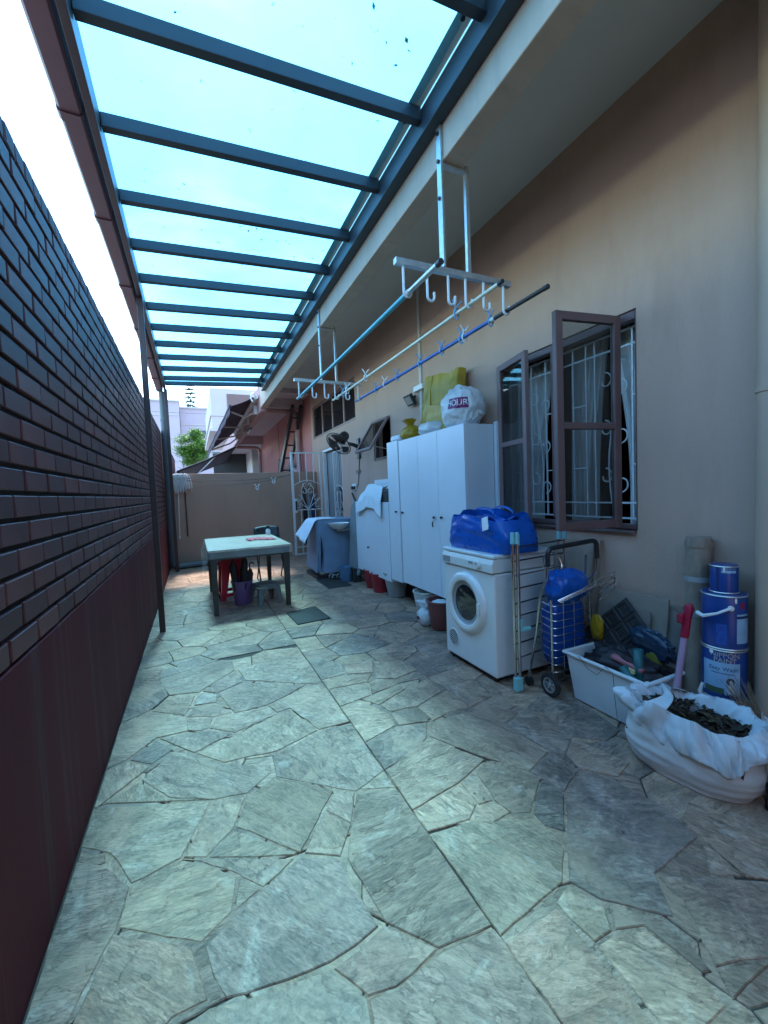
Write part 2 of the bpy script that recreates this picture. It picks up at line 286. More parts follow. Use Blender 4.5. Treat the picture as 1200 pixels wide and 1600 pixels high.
# ---------------------------------------------------------------- mesh helpers
def V3(p): return Vector(p)
class MB:
    def __init__(s): s.v = []; s.f = []
    def add(s, vs, fs):
        o = len(s.v); s.v += [tuple(p) for p in vs]; s.f += [tuple(i+o for i in f) for f in fs]; return s
    def box(s, x0, x1, y0, y1, z0, z1):
        return s.add([(x0,y0,z0),(x1,y0,z0),(x1,y1,z0),(x0,y1,z0),(x0,y0,z1),(x1,y0,z1),(x1,y1,z1),(x0,y1,z1)],
                     [(0,3,2,1),(4,5,6,7),(0,1,5,4),(1,2,6,5),(2,3,7,6),(3,0,4,7)])
    def bar(s, a, b, w, h, up=(0,0,1)):     # rectangular bar between two points
        a, b = V3(a), V3(b); d = (b-a).normalized(); u = V3(up)
        if abs(d.dot(u)) > .98: u = Vector((0,1,0))
        sx = d.cross(u).normalized(); su = sx.cross(d).normalized()
        vs = []
        for p in (a, b):
            for i, j in ((-1,-1),(1,-1),(1,1),(-1,1)): vs.append(p+sx*(w/2*i)+su*(h/2*j))
        return s.add(vs, [(0,1,2,3),(7,6,5,4),(0,4,5,1),(1,5,6,2),(2,6,7,3),(3,7,4,0)])
    def cyl(s, a, b, r0, r1=None, n=16, caps=True):
        r1 = r0 if r1 is None else r1
        a, b = V3(a), V3(b); d = (b-a).normalized(); u = Vector((0,0,1)) if abs(d.z) < .95 else Vector((1,0,0))
        sx = d.cross(u).normalized(); su = sx.cross(d)
        vs = [p+(sx*cos(2*pi*i/n)+su*sin(2*pi*i/n))*r for p, r in ((a,r0),(b,r1)) for i in range(n)]
        fs = [(i,(i+1)%n,n+(i+1)%n,n+i) for i in range(n)]
        if caps: fs += [tuple(range(n-1,-1,-1)), tuple(range(n,2*n))]
        return s.add(vs, fs)
    def tube(s, path, r, n=8, closed=False):
        P = [V3(p) for p in path]; m = len(P); vs = []; prev = None
        rr = r if isinstance(r, (list, tuple)) else [r]*m
        for i in range(m):
            if closed: d = (P[(i+1)%m]-P[i-1])
            else: d = P[min(i+1,m-1)]-P[max(i-1,0)]
            d.normalize()
            if prev is None:
                u = Vector((0,0,1)) if abs(d.z) < .9 else Vector((1,0,0)); sx = d.cross(u).normalized()
            else:
                sx = (prev-d*prev.dot(d)).normalized()
            prev = sx; su = sx.cross(d)
            vs += [P[i]+(sx*cos(2*pi*k/n)+su*sin(2*pi*k/n))*rr[i] for k in range(n)]
        fs = []
        for i in range(m if closed else m-1):
            j = (i+1)%m
            fs += [(i*n+k, i*n+(k+1)%n, j*n+(k+1)%n, j*n+k) for k in range(n)]
        if not closed: fs += [tuple(range(n-1,-1,-1)), tuple(range((m-1)*n, m*n))]
        return s.add(vs, fs)
    def lathe(s, prof, c=(0,0,0), n=24, axis='z', closed=False):
        vs = []
        for r, h in prof:
            for i in range(n):
                a = 2*pi*i/n; p = (r*cos(a), r*sin(a), h)
                if axis == 'x': p = (h, r*cos(a), r*sin(a))
                if axis == 'y': p = (r*sin(a), h, r*cos(a))
                vs.append((p[0]+c[0], p[1]+c[1], p[2]+c[2]))
        m = len(prof); fs = []
        for j in range(m-1): fs += [(j*n+i, j*n+(i+1)%n, (j+1)*n+(i+1)%n, (j+1)*n+i) for i in range(n)]
        if not closed:
            if prof[0][0] > 1e-4: fs.append(tuple(range(n-1,-1,-1)))
            if prof[-1][0] > 1e-4: fs.append(tuple(range((m-1)*n, m*n)))
        return s.add(vs, fs)
    def sheet(s, fn, nu, nv, closeu=False):
        vs = [fn(i/(nu if closeu else nu-1), j/(nv-1)) for j in range(nv) for i in range(nu)]
        fs = []
        for j in range(nv-1):
            for i in range(nu if closeu else nu-1):
                k = (i+1)%nu; fs.append((j*nu+i, j*nu+k, (j+1)*nu+k, (j+1)*nu+i))
        return s.add(vs, fs)
    def prism(s, pts, ext):                # polygon (3-D points) extruded by vector
        n = len(pts); e = V3(ext)
        return s.add([V3(p) for p in pts]+[V3(p)+e for p in pts], [tuple(range(n-1,-1,-1)), tuple(range(n,2*n))]+[(i,(i+1)%n,n+(i+1)%n,n+i) for i in range(n)])
    def xf(s, m):
        s.v = [tuple(m @ V3(p)) for p in s.v]; return s
    def build(s, name, mat, parent=None, smooth=False, bevel=0., solid=0., subd=0, local=False, segs=2):
        me = bpy.data.meshes.new(name); me.from_pydata([tuple(p) for p in s.v], [], s.f)
        bm = bmesh.new(); bm.from_mesh(me); bmesh.ops.recalc_face_normals(bm, faces=bm.faces); bm.to_mesh(me); bm.free()
        if mat: me.materials.append(M(mat) if isinstance(mat, str) else mat)
        if smooth:
            me.polygons.foreach_set('use_smooth', [True]*len(me.polygons))
        o = bpy.data.objects.new(name, me); COL.objects.link(o)
        if parent:
            o.parent = parent
            if not local: o.matrix_parent_inverse = Matrix.Translation(-world_loc(parent))
        if solid:
            md = o.modifiers.new('solid', 'SOLIDIFY'); md.thickness = solid; md.offset = 0
        if bevel:
            md = o.modifiers.new('bevel', 'BEVEL'); md.width = bevel; md.segments = segs; md.limit_method = 'ANGLE'; md.angle_limit = radians(40)
        if subd:
            md = o.modifiers.new('sub', 'SUBSURF'); md.levels = subd; md.render_levels = subd
        if smooth and not subd:
            try:
                me.set_sharp_from_angle(angle=radians(42))
            except Exception: pass
        return o
def world_loc(o):
    p = o.location.copy(); q = o.parent
    if q is not None and o.type == 'MESH': return Vector((0,0,0)) + world_loc0(o)
    return p
def world_loc0(o): return Vector((0,0,0))   # meshes built in world coordinates sit at the origin
def tag(o, label, cat, group=None):
    o['label'] = label; o['category'] = cat
    if group: o['group'] = group
    return o
def struct(o): o['kind'] = 'structure'; return o
def thing(name, label, cat, loc=(0,0,0), group=None):
    o = bpy.data.objects.new(name, None); COL.objects.link(o); o.location = loc; o.empty_display_size = .1
    return tag(o, label, cat, group)
def nz3(p, s=1.): return mnoise.noise(V3(p)*s)
def text_mesh(body, size):
    cu = bpy.data.curves.new('t', 'FONT'); cu.body = body; cu.size = size; cu.align_x = 'CENTER'; cu.align_y = 'CENTER'
    o = bpy.data.objects.new('t', cu); COL.objects.link(o); bpy.context.view_layer.update()
    me = o.to_mesh(); vs = [tuple(v.co) for v in me.vertices]; fs = [tuple(p.vertices) for p in me.polygons]
    o.to_mesh_clear(); bpy.data.objects.remove(o); bpy.data.curves.remove(cu); return vs, fs
def arc(c, r, a0, a1, n, ax1, ax2):
    c = V3(c); ax1 = V3(ax1); ax2 = V3(ax2)
    return [c+ax1*(r*cos(a0+(a1-a0)*i/n))+ax2*(r*sin(a0+(a1-a0)*i/n)) for i in range(n+1)]
def spiral(c, r0, r1, a0, a1, n, ax1, ax2):
    c = V3(c); ax1 = V3(ax1); ax2 = V3(ax2)
    return [c+ax1*((r0+(r1-r0)*i/n)*cos(a0+(a1-a0)*i/n))+ax2*((r0+(r1-r0)*i/n)*sin(a0+(a1-a0)*i/n)) for i in range(n+1)]
TRACED = [
[(-0.475,1.83),(-0.374,1.764),(-0.278,1.619),(-0.298,1.475),(-0.369,1.256),(-0.372,1.201),(-0.475,1.252)],
[(-0.473,1.891),(-0.383,1.82),(-0.375,1.77),(-0.458,1.761),(-0.475,1.83)],
[(-0.276,1.618),(-0.117,1.656),(-0.046,1.603),(0.06,1.492),(0.033,1.365),(-0.056,1.307),(-0.298,1.475)],
[(-0.305,1.466),(-0.083,1.313),(-0.062,1.243),(-0.054,1.189),(-0.044,1.147),(-0.127,1.148),(-0.18,1.107),(-0.372,1.201)],
[(0.269,1.471),(0.397,1.399),(0.436,1.117),(0.352,1.097),(0.271,1.088),(0.155,1.098),(-0.003,1.13),(-0.035,1.196),(-0.054,1.295),(0.134,1.402)],
[(-0.055,1.613),(-0.117,1.659),(0.256,1.468),(0.134,1.405),(0.077,1.473),(0.061,1.497)],
[(0.064,1.485),(0.128,1.405),(0.039,1.364)],
[(0.451,1.116),(0.563,0.982),(0.532,0.979),(0.413,0.952),(0.337,0.968),(0.275,1.074),(0.357,1.089)],
[(0.001,1.119),(0.154,1.09),(0.271,1.074),(0.336,0.966),(0.318,0.862),(-0.18,1.107),(-0.04,1.132)],
[(0.412,0.949),(0.567,0.974),(0.742,0.959),(0.742,0.653),(0.318,0.862),(0.338,0.962)],
[(0.57,1.667),(0.731,1.613),(0.742,1.585),(0.742,0.963),(0.564,0.983),(0.456,1.117),(0.424,1.386)],
[(0.587,1.689),(0.742,1.735),(0.742,1.616)],
[(0.491,1.73),(0.569,1.68),(0.495,1.521),(0.42,1.638)],
[(0.414,1.638),(0.492,1.519),(0.409,1.399),(0.291,1.475)],
[(0.138,1.88),(0.264,1.948),(0.441,1.793),(0.488,1.732),(0.413,1.642),(0.28,1.48),(0.117,1.671),(0.074,1.721)],
[(0.068,1.707),(0.116,1.664),(0.274,1.474),(-0.031,1.618)],
[(-0.004,1.925),(0.13,1.876),(0.066,1.714),(-0.035,1.62),(-0.115,1.661)],
[(-0.458,2.108),(-0.009,1.927),(-0.119,1.663),(-0.277,1.629),(-0.366,1.814),(-0.474,1.895),(-0.475,1.895),(-0.475,2.104)],
[(-0.307,2.23),(-0.17,2.409),(-0.078,2.324),(0.058,2.171),(0.264,2.04),(0.255,1.983),(0.14,1.893),(-0.001,1.927),(-0.181,2.034)],
[(-0.311,2.217),(-0.184,2.031),(-0.009,1.931),(-0.43,2.122)],
[(-0.479,2.387),(-0.382,2.417),(-0.273,2.325),(-0.459,2.112),(-0.475,2.12),(-0.475,2.374)],
[(-0.378,2.426),(-0.261,2.56),(-0.174,2.424),(-0.271,2.335)],
[(-0.475,2.395),(-0.386,2.442),(-0.266,2.583),(-0.111,2.576),(-0.12,2.748),(-0.323,2.935),(-0.475,2.825)],
[(-0.255,2.571),(-0.002,2.531),(0.117,2.424),(-0.078,2.336)],
[(-0.066,2.323),(0.461,2.536),(0.552,2.223),(0.313,2.144),(0.059,2.177)],
[(0.002,2.543),(0.041,2.644),(0.339,2.639),(0.38,2.514),(0.131,2.423)],
[(-0.117,2.73),(0.027,2.651),(0.002,2.55),(-0.035,2.542),(-0.111,2.583)],
[(-0.319,2.932),(-0.235,3.108),(-0.062,3.052),(-0.124,2.767)],
[(-0.117,2.754),(-0.082,2.872),(0.053,2.842),(0.136,2.665),(0.027,2.667)],
[(-0.058,3.06),(0.059,2.974),(0.054,2.851),(-0.078,2.879)],
[(0.067,2.979),(0.241,3.063),(0.627,2.8),(0.52,2.735),(0.336,2.649),(0.146,2.651)],
[(0.518,2.727),(0.633,2.787),(0.742,2.757),(0.742,2.221),(0.557,2.227),(0.463,2.544),(0.382,2.529),(0.344,2.645)],
[(0.282,2.114),(0.56,2.211),(0.742,2.206),(0.742,1.75),(0.574,1.678),(0.269,1.945)],
[(-0.475,2.855),(-0.324,2.953),(-0.235,3.118),(-0.28,3.358),(-0.477,3.504),(-0.475,3.503)],
[(-0.475,3.515),(-0.337,3.461),(-0.237,3.805),(-0.193,3.935),(-0.475,3.974)],
[(-0.327,3.443),(-0.183,3.929),(0.112,3.602),(-0.092,3.496)],
[(-0.313,3.411),(0.111,3.588),(0.2,3.536),(0.211,3.322),(-0.046,3.063),(-0.231,3.116)],
[(-0.026,3.062),(0.218,3.293),(0.242,3.074),(0.067,2.979)],
[(0.229,3.312),(0.573,3.393),(0.723,3.291),(0.742,3.221),(0.742,2.779),(0.64,2.815),(0.256,3.088)],
[(0.742,2.39),(0.889,2.405),(0.971,2.189),(0.954,2.061),(0.742,1.994)],
[(0.742,1.987),(0.957,2.052),(1.127,2.003),(1.062,1.885),(0.947,1.811),(0.742,1.75)],
[(0.742,1.74),(1.053,1.877),(1.207,1.592),(1,1.512),(0.742,1.471)],
[(0.742,1.463),(1,1.508),(1,1.379),(0.922,1.325),(0.742,1.348)],
[(1.007,1.518),(1.103,1.544),(1.068,1.364),(1.001,1.371)],
[(1.114,1.548),(1.207,1.581),(1.281,1.531),(1.345,1.372),(1.159,1.239),(1.091,1.274),(1.073,1.362)],
[(1.065,1.884),(1.159,1.993),(1.463,1.983),(1.478,1.775),(1.523,1.496),(1.33,1.428),(1.216,1.593)],
[(1.424,2.005),(1.61,2.041),(1.64,1.837),(1.49,1.783)],
[(1.333,1.427),(1.525,1.489),(1.539,1.332),(1.365,1.259)],
[(1.492,1.775),(1.66,1.834),(1.766,1.791),(1.712,1.527),(1.569,1.443),(1.534,1.49)],
[(1.68,1.839),(1.986,1.982),(2.061,1.798),(1.987,1.45),(1.84,1.414),(1.72,1.529)],
[(1.574,1.44),(1.714,1.52),(1.782,1.254),(1.652,1.215),(1.546,1.338)],
[(1.163,1.236),(1.341,1.365),(1.359,1.254),(1.205,1.109),(1.156,1.168)],
[(0.742,1.341),(0.925,1.316),(1.113,1.226),(1.171,1.126),(1.142,1.053),(1.037,0.969),(0.742,0.927)],
[(1.142,1.047),(1.334,1.225),(1.543,1.325),(1.616,1.197),(1.65,1.013),(1.613,0.873),(1.332,0.853),(1.242,0.737),(1.094,0.875),(1.058,0.964)],
[(1.608,0.866),(1.583,0.715),(1.486,0.769)],
[(1.64,0.952),(1.762,0.993),(1.892,0.787),(1.915,0.622),(1.791,0.581),(1.584,0.711),(1.618,0.867)],
[(1.33,0.846),(1.481,0.766),(1.578,0.709),(1.783,0.578),(1.518,0.49),(1.286,0.588),(1.204,0.612),(1.319,0.761)],
[(0.963,0.93),(1.045,0.96),(1.09,0.854),(1.044,0.793),(0.972,0.796),(0.958,0.888)],
[(1.101,0.856),(1.225,0.732),(1.188,0.607),(1.159,0.615),(1.141,0.762),(1.053,0.792)],
[(0.742,0.911),(0.954,0.923),(0.944,0.554),(0.742,0.653)],
[(0.968,0.789),(1.049,0.789),(1.136,0.759),(1.155,0.604),(1.099,0.478),(0.95,0.551)],
[(1.199,0.607),(1.29,0.583),(1.514,0.489),(1.253,0.402),(1.106,0.474)],
[(0.742,2.652),(1.014,2.625),(0.967,2.446),(0.742,2.407)],
[(0.742,2.802),(1.108,2.745),(1.018,2.634),(0.742,2.662)],
[(0.742,3.235),(0.846,3.219),(0.964,2.995),(0.921,2.828),(0.742,2.824)],
[(1.188,2.933),(1.42,2.798),(1.407,2.623),(1.206,2.584),(1.088,2.651)],
[(0.972,3.004),(1.193,2.944),(1.113,2.755),(0.929,2.823)],
[(0.957,2.442),(1.191,2.503),(1.203,2.413),(0.962,2.311),(0.899,2.409)],
[(0.969,2.307),(1.206,2.401),(1.4,2.473),(1.434,2.283),(1.162,2.183),(0.99,2.203)],
[(1.155,2.17),(1.428,2.266),(1.433,2.017),(1.284,2.033),(1.16,2)],
[(0.984,2.19),(1.151,2.172),(1.143,2.002),(0.967,2.054)],
[(1.414,2.488),(1.723,2.53),(1.632,2.056),(1.433,2.017),(1.437,2.281)],
[(1.422,2.77),(1.731,2.805),(1.723,2.53),(1.41,2.49),(1.407,2.623)],
[(1.022,2.621),(1.088,2.651),(1.201,2.575),(1.383,2.6),(1.402,2.495),(1.194,2.501),(0.974,2.452)],
]
N_LEFT = 39
# ================================================================ GROUND AND PAVING
XW = 2.45      # face of the house wall
XL = -.48      # face of the boundary wall
g = MB(); g.add([(-300,-300,-.03),(300,-300,-.03),(300,400,-.03),(-300,400,-.03)], [(0,1,2,3)])
struct(g.build('ground', 'ground'))
fl = MB(); fl.add([(XL-.02,-3,-.009),(XW+.02,-3,-.009),(XW+.02,8.86,-.009),(XL-.02,8.86,-.009)], [(0,1,2,3)])
floor = struct(fl.build('patio_floor', 'mortar'))

def clip(poly, a, b, c):      # keep a*x+b*y<=c
    out = []
    for i in range(len(poly)):
        p, q = poly[i], poly[(i+1)%len(poly)]
        dp, dq = a*p[0]+b*p[1]-c, a*q[0]+b*q[1]-c
        if dp <= 0: out.append(p)
        if dp*dq < 0:
            t = dp/(dp-dq); out.append((p[0]+(q[0]-p[0])*t, p[1]+(q[1]-p[1])*t))
    return out
def area(P): return .5*sum(P[i][0]*P[(i+1)%len(P)][1]-P[(i+1)%len(P)][0]*P[i][1] for i in range(len(P)))
def inside(P, x, y):
    r = False
    for i in range(len(P)):
        (x0,y0),(x1,y1) = P[i], P[(i+1)%len(P)]
        if (y0 > y) != (y1 > y) and x < (x1-x0)*(y-y0)/(y1-y0)+x0: r = not r
    return r
def inset(P, d):
    n = len(P); out = []
    for i in range(n):
        a, b, c = Vector(P[i-1]), Vector(P[i]), Vector(P[(i+1)%n])
        e1 = (b-a); e2 = (c-b)
        if e1.length < 1e-6 or e2.length < 1e-6: continue
        e1.normalize(); e2.normalize()
        n1 = Vector((-e1.y, e1.x)); n2 = Vector((-e2.y, e2.x)); m = n1+n2
        if m.length < .2: m = n1*1.; k = d
        else:
            m.normalize(); k = d/max(.35, m.dot(n1))
        out.append((b.x+m.x*k, b.y+m.y*k))
    return out
STONES = []
def flag(P, z, joint, seed):
    if len(P) < 3: return
    if area(P) < 0: P = P[::-1]
    # drop tiny edges
    Q = [P[0]]
    for p in P[1:]:
        if (Vector(p)-Vector(Q[-1])).length > .012: Q.append(p)
    if len(Q) < 3 or abs(area(Q)) < .0012: return
    P = inset(Q, joint)
    if len(P) < 3 or area(P) <= .0006: return
    # chipped edges
    E = []
    cen = Vector((sum(p[0] for p in P)/len(P), sum(p[1] for p in P)/len(P)))
    near = cen.y < 3.0
    for i in range(len(P)):
        a, b = Vector(P[i]), Vector(P[(i+1)%len(P)]); l = (b-a).length
        k = max(1, min(5 if near else 3, int(l/(.05 if near else .11)))); nn = Vector((-(b-a).y, (b-a).x)).normalized()
        for j in range(k):
            t = j/k; p = a.lerp(b, t); w = (.0055 if near else .006)*nz3((p.x*9, p.y*9, seed), 1.3) + (.003*nz3((p.x*40, p.y*40, seed)))
            E.append((p.x+nn.x*w, p.y+nn.y*w))
    T = inset(E, .0028)
    if len(T) != len(E): T = [tuple(cen+(Vector(p)-cen)*.985) for p in E]
    tx, ty = random.uniform(-.002,.002), random.uniform(-.002,.002)
    zz = lambda p, d=0: z+d+(p[0]-cen.x)*tx+(p[1]-cen.y)*ty
    n = len(E); mb = MB()
    mb.add([(p[0],p[1],-.014) for p in E]+[(p[0],p[1],zz(p,-.003)) for p in E]+[(p[0],p[1],zz(p)) for p in T],
           [(i,(i+1)%n,n+(i+1)%n,n+i) for i in range(n)]+[(n+i,n+(i+1)%n,2*n+(i+1)%n,2*n+i) for i in range(n)]+[tuple(range(2*n,3*n))])
    STONES.append(mb.build('flagstone', 'flagstone', floor))
YT = 3.62; XJ = .742
tr_used = []
for i, P in enumerate(TRACED):
    if area(P) < 0: P = P[::-1]
    P = clip(P, 0, 1, YT); P = clip(P, 0, -1, -.55)
    P = clip(P, -1, 0, .476); P = clip(P, 1, 0, 2.44)
    if len(P) < 3: continue
    tr_used.append(P); flag(P, random.uniform(-.0006,.0012), .0024, i)
seeds = []
rs = random.Random(5)
y = -2.8
while y < 8.8:
    x = XL+.1
    stp = .34 if y < 5.5 else .42
    while x < XW-.05:
        px, py = x+rs.uniform(-.13,.13), y+rs.uniform(-.13,.13)
        seeds.append((min(max(px,XL+.03),XW-.03), py, rs.uniform(-.012,.02), rs.uniform(-.5,.5)))
        x += stp*rs.uniform(.8,1.25)
    y += stp*.82
ANI = 1.35
for i, (sx, sy, w, _) in enumerate(seeds):
    left = sx < XJ
    P = [(XL+.004 if left else XJ, -3),(XJ if left else XW, -3),(XJ if left else XW, 8.84),(XL+.004 if left else XJ, 8.84)]
    for j, (qx, qy, w2, _) in enumerate(seeds):
        if i == j or (qx < XJ) != left or abs(qx-sx) > 1.3 or abs(qy-sy) > 1.3: continue
        a, b = 2*(qx-sx)/ANI, 2*(qy-sy); c = (qx*qx-sx*sx)/ANI+(qy*qy-sy*sy)-w2+w
        P = clip(P, a, b, c)
        if len(P) < 3: break
    if len(P) < 3: continue
    if sy < YT:
        xs = [p[0] for p in P]; ys = [p[1] for p in P]; open_ = 0
        for gx_ in range(9):
            for gy_ in range(9):
                x_, y_ = min(xs)+(max(xs)-min(xs))*(gx_+.5)/9, min(ys)+(max(ys)-min(ys))*(gy_+.5)/9
                if inside(P, x_, y_) and not any(inside(Q_, x_, y_) for Q_ in tr_used): open_ += 1
        if open_ < 1: continue
    if sy > YT: P = clip(P, 0, -1, -YT)
    if sy < -.6: continue
    flag(P, (-.0038 if sy < YT else 0)+rs.uniform(-.0012,.0012), .0026, 300+i)

# ================================================================ BOUNDARY WALL (brick on a painted plinth)
bw = thing('boundary_wall', 'tall dark purple-brown brick wall on a painted plinth along the left side', 'wall', (XL-.1,4,0))
mb = MB(); mb.box(XL-.22, XL, -3, 15, -.03, .872)
mb.build('plinth', 'plinth', bw, bevel=.004)
mb = MB(); mb.box(XL-.20, XL-.016, -3, 15, .873, 2.50)
mb.build('mortar_core', 'mortar_dark', bw)
def brick_mesh(l, h, d, ch, name, mat, seed):
    # box with chamfered front edges, front at x=0 facing +x, centred in y and z
    r = random.Random(seed); j = lambda: r.uniform(-.0012,.0012)
    y, z = l/2, h/2; c = ch
    vs = [(-d,-y,-z),(-d,y,-z),(-d,y,z),(-d,-y,z),(-c,-y+j(),-z+j()),(-c,y+j(),-z+j()),(-c,y+j(),z+j()),(-c,-y+j(),z+j()),
          (j(),-y+c,-z+c),(j(),y-c,-z+c),(j(),y-c,z-c),(j(),-y+c,z-c)]
    fs = [(4,5,9,8),(5,6,10,9),(6,7,11,10),(7,4,8,11),(8,9,10,11),(0,1,5,4),(1,2,6,5),(2,3,7,6),(3,0,4,7),(0,3,2,1)]
    me = bpy.data.meshes.new(name); me.from_pydata(vs, [], fs); me.materials.append(M(mat)); return me
CH_ = .0805
bl = .2235
bms = [brick_mesh(bl-.015, .064, .05, .0028, 'brick', 'brick', s) for s in range(5)]
cms = [brick_mesh(.088-.006, .066, .17, .004, 'coping_brick', 'coping_brick', 50+s) for s in range(3)]
cand = []
rows = 20
for r in range(rows):
    z = .873+.008+.033+CH_*r
    k = 0; y = -3+(bl/2 if r % 2 else 0)+.1
    while y < 14.9:
        cand.append((y, z, bms[random.randrange(5)], 'brick')); y += bl
zc = .873+CH_*rows+.008+.033
y = -2.95
while y < 14.95:
    cand.append((y, zc, cms[random.randrange(3)], 'coping_brick')); y += .088
def seen(y, z):
    p = mw.inverted() @ Vector((XL, y, z))
    if p.z > -.05: return None
    u = .5+p.x/-p.z*650/1200; v = .5-p.y/-p.z*650/1600
    if not (-.02 < u < 1.02 and -.02 < v < 1.02): return None
    return p.length
vis = []; rest = []
for c in cand:
    d = seen(c[0], c[1]); (vis if d else rest).append((d or 0, c))
vis.sort(key=lambda t: t[0])
nb = {'brick':0, 'coping_brick':0}; keep = []
for d, c in vis:
    if nb[c[3]] < 290: nb[c[3]] += 1; keep.append(c)
    else: rest.append((d, c))
for (y, z, me, nm) in keep:
    o = bpy.data.objects.new(nm, me); COL.objects.link(o); o.parent = bw; o.matrix_parent_inverse = Matrix.Translation(-bw.location)
    o.location = (XL-.003+random.uniform(-.002,.0015), y, z); o.rotation_euler = (0, radians(random.uniform(-.8,.2)), radians(random.uniform(-.35,.35)))
mb = MB()
for d, (y, z, me, nm) in rest:
    mb.add([(XL-.003+v.co.x+ (hash((round(y,2),round(z,2)))%7-4)*.0005, y+v.co.y, z+v.co.z) for v in me.vertices], [tuple(p.vertices) for p in me.polygons])
o = mb.build('far_bricks', 'brick', bw); o['kind'] = 'stuff'

# ================================================================ HOUSE
HY0, HY1 = -3.0, 9.1
house = thing('house', 'cream stucco house with deep eaves and brown-framed windows along the right side', 'house', (4.2,3,0))
holes = [(1.66,2.91,1.01,2.34), (5.06,5.66,1.75,2.32), (6.34,8.95,2.48,3.16), (7.15,8.36,-.03,2.19)]
def holed_wall(x, th, y0, y1, z0, z1, holes):
    ys = sorted({y0,y1,*[h[0] for h in holes],*[h[1] for h in holes]}); zs = sorted({z0,z1,*[h[2] for h in holes],*[h[3] for h in holes]})
    mb = MB()
    for i in range(len(ys)-1):
        for j in range(len(zs)-1):
            cy, cz = (ys[i]+ys[i+1])/2, (zs[j]+zs[j+1])/2
            if any(h[0] < cy < h[1] and h[2] < cz < h[3] for h in holes): continue
            for X in (x, x+th):
                q = [(X,ys[i],zs[j]),(X,ys[i+1],zs[j]),(X,ys[i+1],zs[j+1]),(X,ys[i],zs[j+1])]
                mb.add(q, [(0,3,2,1) if X == x else (0,1,2,3)])
    for (a,b,c,d) in holes:
        mb.add([(x,a,c),(x+th,a,c),(x+th,a,d),(x,a,d)], [(0,1,2,3)]); mb.add([(x,b,c),(x+th,b,c),(x+th,b,d),(x,b,d)], [(0,3,2,1)])
        mb.add([(x,a,c),(x,b,c),(x+th,b,c),(x+th,a,c)], [(0,1,2,3)]); mb.add([(x,a,d),(x,b,d),(x+th,b,d),(x+th,a,d)], [(0,3,2,1)])
    return mb
def raw(mb, name, mat, parent):
    me = bpy.data.meshes.new(name); me.from_pydata(mb.v, [], mb.f); me.materials.append(M(mat)); o = bpy.data.objects.new(name, me); COL.objects.link(o)
    o.parent = parent; o.matrix_parent_inverse = Matrix.Translation(-world_loc(parent)); return o
raw(holed_wall(XW, .15, HY0, HY1, -.03, 3.61, holes), 'wall', 'stucco', house)
mb = MB(); mb.box(1.514, 6.2, HY0, HY1, 3.60, 3.72); mb.build('soffit', 'soffit', house)
mb = MB(); mb.box(1.38, 1.513, HY0, HY1-.02, 3.15, 3.74); mb.build('eave_beam', 'fascia', house, bevel=.006)
mb = MB(); mb.prism([(1.40,HY0-.05,3.742),(6.3,HY0-.05,3.742),(6.3,HY0-.05,4.6),(1.40,HY0-.05,3.77)], (0,HY1-HY0+.05,0)); mb.build('roof_slab', 'fascia', house)
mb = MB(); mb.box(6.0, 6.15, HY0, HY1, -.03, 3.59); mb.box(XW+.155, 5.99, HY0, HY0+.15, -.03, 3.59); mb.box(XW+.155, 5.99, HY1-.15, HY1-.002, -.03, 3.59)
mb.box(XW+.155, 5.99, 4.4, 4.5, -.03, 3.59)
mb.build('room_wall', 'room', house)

def rect_frame(mb, x0, x1, y0, y1, z0, z1, w, wb=None):
    wb = wb or w
    mb.box(x0,x1,y0,y0+w,z0,z1); mb.box(x0,x1,y1-w,y1,z0,z1); mb.box(x0,x1,y0+w,y1-w,z1-w,z1); mb.box(x0,x1,y0+w,y1-w,z0,z0+wb); return mb
# ---- large casement window
wy0, wy1, wz0, wz1 = 1.663, 2.907, 1.013, 2.337
mb = MB(); fa, fb = XW+.012, XW+.075; mb.box(fa,fb,wy0,wy0+.016,wz0,wz1); mb.box(fa,fb,wy1-.05,wy1,wz0,wz1); mb.box(fa,fb,wy0+.016,wy1-.05,wz1-.05,wz1); mb.box(fa,fb,wy0+.016,wy1-.05,wz0,wz0+.03); mb.box(XW+.012, XW+.075, 2.27, 2.33, wz0+.05, wz1-.05)
win = mb.build('window', 'frame_brown', house, bevel=.004)
mb = MB(); mb.box(XW-.035, XW+.10, wy0+.002, wy1-.002, wz0-.022, wz0-.003); mb.build('sill', 'frame_brown', win, bevel=.003)
def sash(y_h, side, width, ang, z0, z1, mats='frame_brown_light'):
    # vertical sash in local coords: hinge at origin, leaf extends along +s; rotated by ang about z
    m = Matrix.Translation((XW-.006, y_h, 0)) @ Matrix.Rotation(ang, 4, 'Z')
    mb = MB(); t = .035; w = .05
    rect_frame(mb, -t, 0, 0, width, z0, z1, w); zm = z0+(z1-z0)*.485
    mb.box(-t, 0, w, width-w, zm-.02, zm+.02); mb.xf(m)
    s_ = mb.build('sash', mats, win, bevel=.004)
    for (a, b) in ((z0+w, zm-.02), (zm+.02, z1-w)):
        p = MB(); p.box(-t*.6, -t*.45, w, width-w, a, b); p.xf(m); p.build('pane', 'tinted_glass', win)
    return s_
sash(1.785, 1, .475, radians(82), 1.03, 2.325, 'frame_brown')
